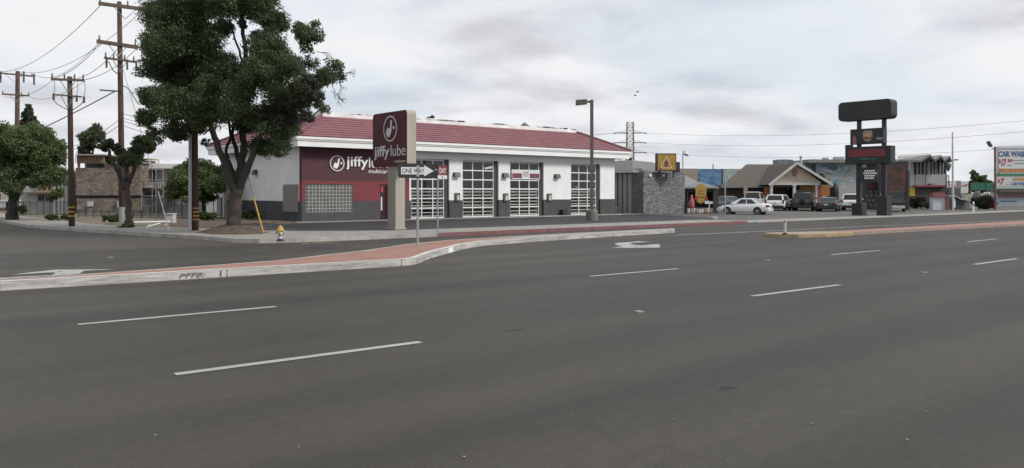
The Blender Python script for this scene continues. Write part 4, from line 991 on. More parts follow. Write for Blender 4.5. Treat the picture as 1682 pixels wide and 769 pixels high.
k.build('standard',M_galv,sc_)
k=MB()
for py in (279,296,308,322,338):
    for d in (0,1.0): k.tube([A(232,py,zz_+d),A(268,py,zz_+d)],.022,6)
k.tube([A(232,352,zz_),A(268,322,zz_)],.02,6); k.build('ledger',M_galv,sc_)
k=MB(); bxc(k,232,268,308.4,309.2,zz_,zz_+1); k.build('platform',MATS['deck_wood'],sc_)
Zg=57
gr=thing('grey_apartment','pale grey apartment block under repair behind the bright green tree','building',P0(75,Zg))
k=MB(); 
poly=[(34,352),(34,317),(50,299),(56,280),(92,276),(120,282),(120,352)]
fr=[Vector((X(a,Zg),Zz(b,Zg))) for a,b in poly]
n=len(fr); vs=[CM@Vector((p.x,Zg,p.y)) for p in fr]+[CM@Vector((p.x,Zg+8,p.y)) for p in fr]
k.add(vs,[tuple(range(n)),tuple(range(2*n-1,n-1,-1))]+[(i,n+i,n+(i+1)%n,(i+1)%n) for i in range(n)]); k.build('wall',mat('grey_render',(.33,.335,.34),.85,.12),gr)
k=MB(); bxc(k,62,84,296,313,Zg-.05,Zg-.01); wn=k.build('window',M_dglass,gr)
k=MB()
for x in (59.5,68,76,84): bxc(k,x,x+2.2,293,315,Zg-.16,Zg-.06)
bxc(k,59.5,86.2,293,295,Zg-.18,Zg-.165); bxc(k,59.5,86.2,303,304.6,Zg-.18,Zg-.165); bxc(k,59.5,86.2,312.5,315.5,Zg-.18,Zg-.165); k.build('frame',mat('new_lumber',(.36,.25,.15),.8,.12),wn)
k=MB(); bxc(k,62,86,319,330,Zg-.05,Zg-.01); wn=k.build('window',M_dglass,gr)
k=MB(); bxc(k,61.5,86.5,318,319,Zg-.12,Zg-.055); bxc(k,73.5,74.5,319,330,Zg-.12,Zg-.055); k.build('frame',mat('pale_frame',(.42,.42,.42),.6),wn)
k=MB(); bxc(k,34,88,315.7,317.8,Zg-.6,Zg-.012); k.build('floor_ledge',mat('brown_ledge',(.15,.12,.1),.8),gr)
k=MB()
for x in (88,95,101,108): bxc(k,x,x+1.4,301,352,Zg-.7,Zg-.55)
k.build('porch_post',MATS['pale_frame'],gr)
k=MB(); bxc(k,92,102,302,312,Zg-.05,Zg-.01); k.build('window',M_dglass,gr)
Zh=64
sh=thing('shed','small white shed with a dark door at the left edge','shed',P0(6,Zh))
k=MB(); bxc(k,-12,16.5,331,341,Zh,Zh+3,0); bxc(k,-12,16.5,341.2,350,Zh,Zh+3,1); k.build('wall',[M_white,mat('brown_base',(.16,.10,.08),.8)],sh)
k=MB(); bxc(k,-14,18,328.6,331,Zh-.3,Zh+3.3); k.build('roof',mat('pale_roof',(.5,.52,.52),.7),sh)
k=MB(); bxc(k,9.5,13,331.5,347,Zh-.05,Zh-.01); k.build('door',M_dglass,sh)
def fence(name,lab,pts,y0,Z,step,m,mesh_,zb=0.1):
    o=thing(name,lab,'fence',P0(pts[0],Z))
    px=pts[0]; k=MB(); zt=Zz(y0,Z)
    while px<=pts[1]+.1: p=P0(px,Z); k.tube([(p.x,p.y,zb-.05),(p.x,p.y,zt+.05)],.03,6); px+=step
    k.build('post',m,o)
    k=MB()
    for z in (zt,zb+.12): k.tube([P0(pts[0],Z,z),P0(pts[1],Z,z)],.022,5)
    k.build('rail',m,o)
    k=MB(); x=pts[0]; 
    while x<pts[1]: p=P0(x,Z); k.box(p.x-.009,p.x+.009,p.y-.009,p.y+.009,zb+.1,zt); x+=mesh_
    k.build('pickets',m,o)
M_iron=mat('dark_iron',(.075,.08,.085),.5)
fence('iron_fence','dark iron fence in front of the pale grey apartment block',(28,116),331.5,50,11,M_iron,1.25)
fence('iron_fence','grey iron fence running from the white apartment block to the garage',(234,366),326,48,13,mat('grey_iron',(.16,.165,.17),.5),1.1)
fence('iron_fence','low dark fence at the foot of the stone apartment block',(128,232),346,47,13,M_iron,1.4)
Zr=36.3
br=thing('barrier_rail','low white pipe rail beside the white cabinet','barrier',P0(245,Zr))
k=MB(); k.tube([A(218,366,Zr),A(278,364.3,Zr)],.055,8); k.build('rail',M_white,br)
k=MB()
for px in (220,246,272): p=P0(px,Zr); k.tube([(p.x,p.y,.08),(p.x,p.y,Zz(365,Zr))],.03,6)
k.build('post',M_white,br)
k=MB(); k.tube([A(240,373,Zr-3),A(262,367,Zr-2)],.03,8); o=k.build('fallen_pipe',M_white); tag(o,'loose white pipe lying slanted on the soil below the white rail','pipe')
cb=thing('utility_cabinet','pale grey utility cabinet left of the conduit pole','cabinet',P0(278,38.5))
k=MB(); k.box(X(273,38.5),X(284,38.5),38.5,38.9,.08,Zz(352,38.5),0,CM); k.build('cabinet',mat('pale_cabinet',(.46,.47,.47),.5),cb,bevel=.01)
k=MB(); k.box(X(272.5,38.5),X(284.5,38.5),38.45,38.95,Zz(352,38.5)+.002,Zz(350.6,38.5),0,CM); k.build('lid',MATS['pale_cabinet'],cb)
k=MB(); k.prism([(P0(x,z).x,P0(x,z).y) for x,z in ((176,37.2),(198,36.6),(198,36.9),(177,37.6))],.0,.2); struct('bed_kerb',k,M_kerb)
# ---------------------------------------------------------------- lamp post in the garage lot
q=G(972,362.5,.07); Zl=depth(q)
lp=thing('lamp_post','tall brown parking lot lamp post on a round concrete base before the last bay','lamp post',q)
k=MB(); k.lathe([(.32,-.03),(.32,.52),(.29,.56)],q,18); k.build('base',mat('lamp_base',(.15,.14,.125),.85,.25,4,.3,30),lp)
zt=Zz(164,Zl); k=MB(); a=.085; M=Matrix.Translation(q)@Matrix.Rotation(HEAD,4,'Z'); k.box(-a,a,-a,a,.55,zt-q.z,M=M); k.box(-.16,.16,-.16,.16,.56,.59,M=M); k.build('pole',M_bronze,lp)
k=MB(); k.box(-.30,-.086,-.05,.05,zt-q.z-.16,zt-q.z-.06,M=M); k.build('arm',M_bronze,lp)
k=MB(); z0=zt-q.z
vs=[(-.30,-.2,z0-.22),(-.30,.2,z0-.22),(-.30,-.2,z0),(-.30,.2,z0),(-.88,-.2,z0-.33),(-.88,.2,z0-.33),(-.88,-.2,z0-.04),(-.88,.2,z0-.04),]
vs=[(-.27,-.2,z0-.24),(-.27,.2,z0-.24),(-.27,-.2,z0+.02),(-.27,.2,z0+.02),(-.86,-.2,z0-.30),(-.86,.2,z0-.30),(-.86,-.2,z0-.02),(-.86,.2,z0-.02)]
k.add([M@Vector(p) for p in vs],[(0,2,3,1),(4,5,7,6),(0,4,6,2),(1,3,7,5),(2,6,7,3),(0,1,5,4)]); hd=k.build('lamp_head',M_bronze,lp,bevel=.02)
k=MB(); k.add([M@Vector(p) for p in ((-.32,-.16,z0-.25),(-.32,.16,z0-.25),(-.80,.16,z0-.299),(-.80,-.16,z0-.299))],[(0,1,2,3)]); k.build('lens',MATS['lens'],hd)
def bag(px,py,w,h,lab,name,v):
    p=Pv(px,py,v); k=MB()
    k.prism([(p.x-w/2,v-.3),(p.x+w/2,v-.3),(p.x+w*.45,v-.02),(p.x-w*.45,v-.02)],.09,.09+h); 
    k.box(p.x-w/2-.02,p.x+w/2+.02,v-.32,v-.0,.09+h,.12+h)
    tag(k.build(name,M_black,bevel=.01),lab,'bin')
bag(923,357,.40,.33,'small black box bin on the walkway between the third and last bays','waste_box',V0)
q=G(1010,352,.03); k=MB()
k.add([(q.x-.35,q.y-.3,.01),(q.x+.4,q.y-.3,.01),(q.x+.4,q.y+.3,.01),(q.x-.35,q.y+.3,.01),(q.x-.3,q.y-.2,.5),(q.x+.1,q.y-.22,.62),(q.x+.1,q.y+.2,.6),(q.x-.28,q.y+.2,.48)],[(0,1,5,4),(1,2,6,5),(2,3,7,6),(3,0,4,7),(4,5,6,7)])
tag(k.build('rubbish_bag',M_black,bevel=.06),'slumped black rubbish bag by the right end of the garage','rubbish bag')
# ---------------------------------------------------------------- grey stone building next door
VS=38.1; us0=Pv(1057,340,VS).x; us1=Pv(1125,340,VS).x
gs=thing('stone_building','dark grey stone fronted low building beside the garage','building',((us0+us1)/2,VS,0))
zt=(Pv(1057,282,VS).z+Pv(1125,284,VS).z)/2
M_gstone=stonemat('grey_stone',[(.12,.125,.133),(.15,.155,.165),(.20,.202,.21),(.13,.136,.145),(.17,.172,.18)],2.7,.025,(.115,.12,.126),(1,1,2.0),.8)
k=MB(); k.box(us0,us1,VS,VS+.35,0,zt); k.box(us0,us0+.3,VS+.352,VS+1.1,0,zt-.02); k.build('wall',M_gstone,gs)
k=MB(); k.box(us0+.05,us0+.2,VS+1.1,VS+10,0,zt-.1)
v=VS+1.15
while v<VS+4.5: k.box(us0+.0,us0+.048,v,v+.36,.1,zt-.1); k.box(us0-.03,us0+.0,v+.36,v+.41,.1,zt-.08,1); v+=.46
k.box(us1-.3,us1,VS+.352,VS+10,0,zt-.02); k.build('side_panel',[mat('grey_siding',(.33,.35,.365),.6,.12,3,0,grime=.2),M_dark],gs)
k=MB()
ry=zt+.95; u0,u1,v0,v1=us0+.1,us1-.05,VS+.4,VS+11
k.add([(u0-.5,v0+.2,zt-.05),(u1+.6,v0+.2,zt-.05),(u1+.6,v1,zt-.05),(u0-.5,v1,zt-.05),(u0+1.6,v0+2.2,ry),(u1-.6,v0+2.2,ry-.1),(u1-.6,v1-2,ry-.1),(u0+1.6,v1-2,ry)],[(0,1,5,4),(1,2,6,5),(2,3,7,6),(3,0,4,7),(4,5,6,7)])
k.build('roof',mat('grey_shingle',(.17,.172,.175),.9,.12,3,.3,20),gs)
k=MB(); k.box(us0+.4,us0+.95,VS+1,VS+1.5,zt,zt+.28); k.build('roof_unit',M_galv,gs)
k=MB()
for px in (1066,1088): p=Pv(px,289,VS); k.box(p.x-.08,p.x+.08,VS-.16,VS-.002,p.z-.05,p.z+.12)
k.build('floodlight',M_white,gs)
k=MB(); k.tube([A(1022,283,61.5),A(1020,272,61.5),A(1018,259,61.5)],.035,6); tag(k.build('thin_mast',M_dark),'thin leaning dark mast above the grey slatted wall','mast')
Zx=57.6
lb=thing('lightbox_sign','black framed golden lightbox with a pale triangle on the stone building roof','sign',P0(1095,Zx,Zz(283,Zx)))
k=MB(); k.box(X(1078,Zx),X(1111,Zx),Zx,Zx+.5,Zz(281.5,Zx),Zz(252,Zx),0,CM); k.box(X(1109,Zx),X(1118,Zx),Zx+.2,Zx+.9,Zz(283,Zx),Zz(266,Zx),0,CM)
for px in (1083,1106): k.box(X(px,Zx),X(px,Zx)+.12,Zx+.2,Zx+.32,zt-.4,Zz(281.5,Zx),0,CM)
k.build('cabinet',M_dark,lb,bevel=.01)
k=MB(); k.box(X(1080.5,Zx),X(1109.5,Zx),Zx-.02,Zx-.002,Zz(279.5,Zx),Zz(254,Zx),0,CM); fc=k.build('sign_face',patchmat('gold',[(.3,(.32,.175,.035)),(.55,(.44,.255,.055)),(.75,(.24,.12,.03))],2.2),lb)
xd=Vector((RT.x,RT.y,0)); o=P0(1094.5,Zx-.021,Zz(277,Zx)); k=MB()
def stroke(mb,pts,w,o,xd,ext,off,mi=None):
    for (a,b) in zip(pts[:-1],pts[1:]):
        d=Vector((b[0]-a[0],b[1]-a[1])).normalized(); n=Vector((-d.y,d.x))*w/2
        plate(mb,[(a[0]-n.x,a[1]-n.y),(b[0]-n.x,b[1]-n.y),(b[0]+n.x,b[1]+n.y),(a[0]+n.x,a[1]+n.y)],o,xd,ext,mi=mi,off=off)
s=Zx/FPX
stroke(k,[(-9*s,1*s),(0,20*s)],1.2*s,o,xd,.006,.0,0); stroke(k,[(0,20*s),(9*s,1*s)],1.2*s,o,xd,.006,.002,0); stroke(k,[(-9*s,1*s),(9*s,1*s)],1.2*s,o,xd,.006,.004,0)
plate(k,ellipse(0,8*s,3.2*s,5.5*s),o,xd,.006,mi=1); plate(k,ellipse(-9.5*s,-.5*s,2*s,1.2*s),o,xd,.006,mi=2)
k.build('emblem',[mat('pale_gold',(.62,.55,.40),.5),mat('brown_ink',(.16,.07,.025),.6),mat('purple_ink',(.14,.04,.07),.6)],fc)
q=P0(1122.5,58.5); gl=thing('roof_floodlight','white gooseneck floodlight on a thin pole above the stone building corner','floodlight',(q.x,q.y,Zz(284,58.5)))
k=MB(); k.tube(wob([A(1122,284,58.5),A(1121.5,262,58.5),A(1122,251,58.5),A(1125,249,58.5)],4,0),.04,6); k.build('pole',M_galv,gl)
k=MB(); k.lathe([(.05,.18),(.12,.12),(.20,-.06),(.16,-.1)],A(1127.5,253,58.5),10,M=Matrix.Rotation(.5,3,'Y')); k.build('lamp_head',M_signw,gl)
# ---------------------------------------------------------------- little shop with its goods
Zo=61.5
so=thing('corner_shop','small dark fronted shop with a grey awning roof beside the stone building','shop',P0(1150,Zo))
k=MB(); k.box(X(1122,Zo),X(1180,Zo),Zo+1.2,Zo+6,0,Zz(305,Zo),0,CM); k.box(X(1172,Zo),X(1180,Zo),Zo,Zo+1.2,0,Zz(307,Zo),0,CM); k.build('wall',mat('shop_dark',(.045,.042,.045),.7),so)
k=MB(); x0,x1=X(1117,Zo),X(1178,Zo)
k.add([CM@Vector(p) for p in ((x0,Zo-.6,Zz(308,Zo)),(x1,Zo-.6,Zz(307.5,Zo)),(x1-.1,Zo+6,Zz(297,Zo)),(X(1150,Zo),Zo+6.2,Zz(283,Zo)),(x0,Zo+6,Zz(282,Zo)),(x0,Zo-.6,Zz(310,Zo)),(x1,Zo-.6,Zz(310,Zo)),(x1-.1,Zo+6,Zz(300,Zo)))],[(0,1,2,3),(0,3,4),(5,6,1,0),(6,7,2,1)])
k.build('roof',mat('awning_grey',(.19,.19,.19),.85,.1,3,.2,20),so)
k=MB()
for px in (1129,1172): p=P0(px,Zo-.3); k.tube([(p.x,p.y,0),(p.x,p.y,Zz(309,Zo))],.06,8)
k.build('post',M_dark,so)
k=MB()
for cx_ in (1135,1166):
    k=MB(); p=P0(cx_,Zo+.2,Zz(311,Zo)); plate(k,[(-.34,.1),(.34,.1),(.26,-.14),(0,-.24),(-.26,-.14)],p,xd,.04); k.build('valance',mat('grey_cloth',(.12,.125,.13),.8),so)
def cutout(px,by,Z,pts,name,lab,mats,extra=None,cat='sign',th=.12):
    s=Z/FPX; o=thing(name,lab,cat,P0(px,Z)); k=MB()
    plate(k,[(x*s,Zz(by-y,Z)) for x,y in pts],P0(px,Z),xd,th); k.build('panel',mats[0],o)
    if extra:
        for j,(pp,mi,dz) in enumerate(extra): k=MB(); plate(k,[(x*s,Zz(by-y,Z)) for x,y in pp],P0(px,Z),xd,.008,mi=mi,off=th+.002*j); k.build('print',mats[1:],o)
    return o
M_gold=mat('gold_sign',(.38,.235,.045),.6,.2,3); M_inkr=mat('sign_red',(.33,.035,.05),.5,.2,6); M_ink=mat('sign_brown',(.12,.06,.03),.6)
cutout(1151,332,Zo-.9,[(-7,1),(-9,8),(-9,22),(-6,27),(-2,30),(3,29),(7,26),(9,20),(8,8),(6,1),(2,-2),(-3,-2)],'hanging_sign','round topped golden yellow sign hanging under the shop awning',[M_gold,M_inkr,M_ink],
  [([(-11,3),(-9,9),(-6,9),(-6,2)],0,0),([(6,2),(6,9),(10,9),(11,3)],0,0),([(-5,14),(5,13),(5,14),(-5,15)],1,0),([(-4,18),(4,17.5),(4,18.5),(-4,19)],1,0),([(-6,8),(6,7),(6,8.3),(-6,9)],1,0)])
q=P0(1136,60); k=MB(); k.smooth=True; k.lathe([(.20,.0),(.23,.1),(.21,.45),(.14,.65),(.07,.85),(.07,.97),(.05,.98)],(q.x,q.y,.42),14); tag(k.build('figurine',mat('red_glaze',(.36,.09,.10),.35,.3,4)),'red bottle shaped ornament standing left of the golden shop sign','ornament')
k=MB(); k.box(X(1130,60.2),X(1170,60.2),59.9,60.9,0.0,.42,0,CM); dk=k.build('display_bench',mat('bench_grey',(.2,.19,.18),.8)); tag(dk,'low grey bench in front of the shop carrying pots','bench')
for i,px in enumerate((1131,1135.5,1140,1144.5,1149,1153.5,1158,1162.5,1167)):
    q=P0(px,59.5); k=MB(); k.smooth=True; r=random.uniform(.09,.14); h=random.uniform(.25,.42)
    k.lathe([(r*.7,0),(r,h*.5),(r*.85,h*.8),(r*1.05,h),(r*.8,h)],(q.x,q.y,.01),10)
    o=k.build('garden_pot',(mat('pot_white',(.6,.58,.55),.5),mat('pot_tan',(.38,.27,.18),.6),mat('pot_grey',(.3,.3,.3),.6))[(0,1,0,2,0,0,1,0,1)[i]])
    tag(o,'small '+('white','tan','white','grey','white','white','tan','white','tan')[i]+' garden pot in the row before the shop','pot','pots lined up before the shop')
q=P0(1164,60); k=MB(); k.box(X(1158,60),X(1165,60),60,60.1,Zz(335,60),Zz(330,60),0,CM); k.box(X(1166,60),X(1171,60),60,60.1,Zz(335,60),Zz(331,60),0,CM); k.box(X(1164.7,60),X(1166.2,60),60.02,60.08,.42,Zz(331,60),0,CM); tag(k.build('price_board',M_signw),'pair of small white boards beside the golden shop sign','board')
# ---------------------------------------------------------------- murals and roofs behind
Zm=112
def block(name,lab,x0,x1,y0,Z,dep,m,cat='building'):
    o=thing(name,lab,cat,P0((x0+x1)/2,Z)); k=MB(); k.box(X(x0,Z),X(x1,Z),Z,Z+dep,0,Zz(y0,Z),0,CM); k.build('wall',m,o); return o
M_mural=patchmat('mural_blue',[(.30,(.035,.08,.16)),(.43,(.08,.17,.29)),(.50,(.13,.25,.39)),(.58,(.05,.10,.18)),(.64,(.30,.36,.38)),(.75,(.035,.05,.06))],.55,(1,1,1.3))
M_mural2=patchmat('mural_sea',[(.30,(.045,.07,.09)),(.40,(.15,.24,.31)),(.48,(.36,.42,.44)),(.53,(.33,.27,.19)),(.58,(.22,.33,.41)),(.66,(.06,.08,.075)),(.78,(.34,.39,.40))],.42,(1,1,1.9),detail=5)
tb=block('tan_building','plain tan block showing between the stone building and the blue mural',1117,1146,277,88,6,mat('tan_stucco',(.30,.26,.21),.85))
m1=block('mural_building','flat blue painted mural block behind the long brown roof',1147,1216,277.5,Zm,6,M_mural)
k=MB(); k.box(X(1186,Zm),X(1187.5,Zm),Zm-.05,Zm-.01,0,Zz(277.5,Zm),0,CM); k.build('panel_joint',M_dark,m1)
k=MB(); k.box(X(1187.8,Zm),X(1215.8,Zm),Zm-.03,Zm-.01,Zz(316,Zm),Zz(278.5,Zm),0,CM); k.build('mural_panel',M_mural2,m1)
k=MB(); q=P0(1171.5,Zm+2,Zz(277.5,Zm)); k.tube([q,(q.x,q.y,Zz(269,Zm))],.11,6); k.build('vent_pipe',M_galv,m1)
m2=block('mural_building','long flat roofed block with a sea mural behind the right gable',1300,1480,268,Zm,10,M_mural2)
k=MB(); k.box(X(1322,Zm),X(1478,Zm),Zm-1.2,Zm+9,Zz(267.8,Zm),Zz(262.5,Zm),0,CM); k.build('roof',mat('flat_roof_grey',(.2,.195,.185),.8),m2)
k=MB()
for a,b,c in ((1360,1366,258.5),(1378,1392,257.5),(1340,1344,261)): k.box(X(a,Zm),X(b,Zm),Zm+1,Zm+2.2,Zz(262.4,Zm),Zz(c,Zm),0,CM)
k.build('roof_unit',M_galv,m2)
k=MB(); k.box(X(1334,Zm),X(1338.5,Zm),Zm-.5,Zm-.05,0,Zz(270,Zm),0,CM); k.build('downpipe',M_dark,m2)
shrub('dark_tree','dark low tree in front of the sea mural beside the gable',1347,330,100,8,13,M_leafD,900,.4,0) if False else far_tree('dark_tree','dark low tree in front of the sea mural beside the gable',1346,100,330,[(1345,291,7),(1350,300,8),(1343,302,7),(1370,305,6)],M_leafD,1500,.3)
# ---------------------------------------------------------------- restaurant with gable porch
Zf=76
rs=thing('restaurant','low brown roofed restaurant with a cream gabled porch and orange walls','building',P0(1300,Zf))
M_shing=mat('brown_shingle',(.098,.084,.07),.95,.16,2.5,.3,18,stretch=(1,1,3)); M_trim=mat('porch_trim',(.46,.47,.46),.6)
def CP(px,py,Z): return A(px,py,Z)
k=MB(); k.box(X(1180,80),X(1376,80),80,86,0,Zz(304.5,80),0,CM); k.build('wall',mat('brown_brick',(.085,.06,.05),.85,.25,4),rs)
k=MB()
for x0,x1,y0,y1,mi in ((1256,1265.5,306,345,0),(1314,1345,302,312,1),(1348,1363,305,322,0),(1306,1340,312,346,2),(1222,1228,306,320,2)):
    k=MB(); k.box(X(x0,77.9),X(x1,77.9),77.9,78.1,max(0,Zz(y1,77.9)),Zz(y0,77.9),mi,CM)
    k.build('painted_wall',[mat('orange_wall',(.36,.145,.05),.8,.3,5),mat('ochre_wall',(.36,.21,.08),.8,.2,5),mat('buff_wall',(.27,.225,.165),.8,.1)],rs)
k=MB(); ev=304.5
# main hip roof
y_r=Zz(268.5,84)
vs=[A(1184,306,78.5),A(1368,305,78.5),A(1368,303.5,91),A(1190,303.5,91),A(1226,270,84.5),A(1316,270,84.5)]
vs[2].z=vs[1].z;vs[3].z=vs[0].z
k.add(vs,[(0,1,5,4),(1,2,5),(2,3,4,5),(3,0,4)])
k.add([vs[0]+Vector((0,0,-.16)),vs[1]+Vector((0,0,-.16)),vs[1],vs[0]],[(0,1,2,3)],1)
# porch gable roof, ridge runs back into the main roof
apx=A(1309,267.5,Zf-.4); apb=apx+Vector((FW.x,FW.y,0))*8
el=A(1263,303.5,Zf-.4); eb=el+Vector((FW.x,FW.y,0))*4; er=A(1368,303.5,Zf-.4); ebr=er+Vector((FW.x,FW.y,0))*4
th=Vector((0,0,-.14))
k.add([el,apx,apb,eb],[(0,1,2,3)]); k.add([apx,er,ebr,apb],[(0,1,2,3)])
k.build('roof',[M_shing,mat('eave_teal',(.16,.18,.18),.7)],rs)
k=MB(); 
for a,b in ((el,apx),(apx,er)): beam(k,a+Vector((-FW.x,-FW.y,0))*.05+Vector((0,0,-.03)),b+Vector((-FW.x,-FW.y,0))*.05+Vector((0,0,-.03)),.1,.22)
k.box(X(1266,Zf),X(1347,Zf),Zf-.1,Zf+.1,Zz(304,Zf),Zz(300,Zf),0,CM); k.build('fascia',M_trim,rs)
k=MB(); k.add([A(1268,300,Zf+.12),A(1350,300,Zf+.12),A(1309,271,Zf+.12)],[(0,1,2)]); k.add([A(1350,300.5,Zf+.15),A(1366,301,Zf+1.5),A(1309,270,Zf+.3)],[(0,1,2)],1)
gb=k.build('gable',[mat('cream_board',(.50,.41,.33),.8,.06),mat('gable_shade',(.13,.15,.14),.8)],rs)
k=MB(); o=P0(1305.5,Zf+.08,Zz(283.5,Zf)); s=Zf/FPX; plate(k,ellipse(0,0,3.8*s,6.2*s),o,xd,.05,mi=0); plate(k,ellipse(0,0,2.7*s,4.8*s),o,xd,.01,mi=1,off=.052); plate(k,ellipse(0,.5*s,1.2*s,2.4*s),o,xd,.01,mi=2,off=.063); k.build('emblem',[mat('emblem_maroon',(.20,.05,.055),.6),mat('emblem_tan',(.34,.22,.15),.6),mat('emblem_ink',(.14,.06,.05),.6)],gb)
for px,w,mi in ((1267,.11,0),(1304.5,.12,0),(1341,.10,0),(1344.5,.12,1)):
    k=MB(); p=P0(px,Zf); k.box(-w,w,-w,w,0,Zz(304,Zf),0,Matrix.Translation((p.x,p.y,0))@CM); k.box(-w-.05,w+.05,-w-.05,w+.05,Zz(306,Zf),Zz(304.2,Zf),0,Matrix.Translation((p.x,p.y,0))@CM); k.build('column',M_trim if mi==0 else mat('column_red',(.30,.06,.07),.6),rs)
k=MB(); k.box(X(1293,79.6),X(1304,79.6),79.5,79.69,0,Zz(309,79.6),0,CM); k.build('entrance_door',M_dglass,rs)
k=MB()
for x0,x1,y0,y1 in ((1279,1297,262,272),(1298,1303,262.5,271),(1303,1309,264,270)): k.box(X(x0,88),X(x1,88),88,90,Zz(y1,88)-1.5,Zz(y0,88),0,CM)
k.build('roof_unit',mat('unit_grey',(.15,.17,.19),.6),rs)
k=MB(); k.tube([A(1315.5,272,87),A(1315.5,259,87)],.12,8); k.tube([A(1315.5,259,87),A(1315.5,256.5,87)],.18,8); k.build('chimney',M_trim,rs)
k=MB(); k.box(X(1352,83),X(1382,83),79,80.5,0,Zz(305,83),0,CM)
o=P0(1359,79.6,Zz(300,79.6)); k.build('side_wing',mat('wing_pale',(.34,.34,.33),.8),rs)
k=MB(); k.box(X(1349,78.9),X(1357,78.9),78.8,78.98,0,Zz(312,78.9),0,CM); k.build('side_door',mat('pale_door',(.44,.42,.40),.6),rs)
q=G(1191,352.5,.014); sp=thing('sign_post','slim pale post standing in front of the white sedan','post',q); k=MB(); k.tube([q,(q.x,q.y,Zz(283,depth(q)))],.05,8); k.build('post',M_galv,sp)
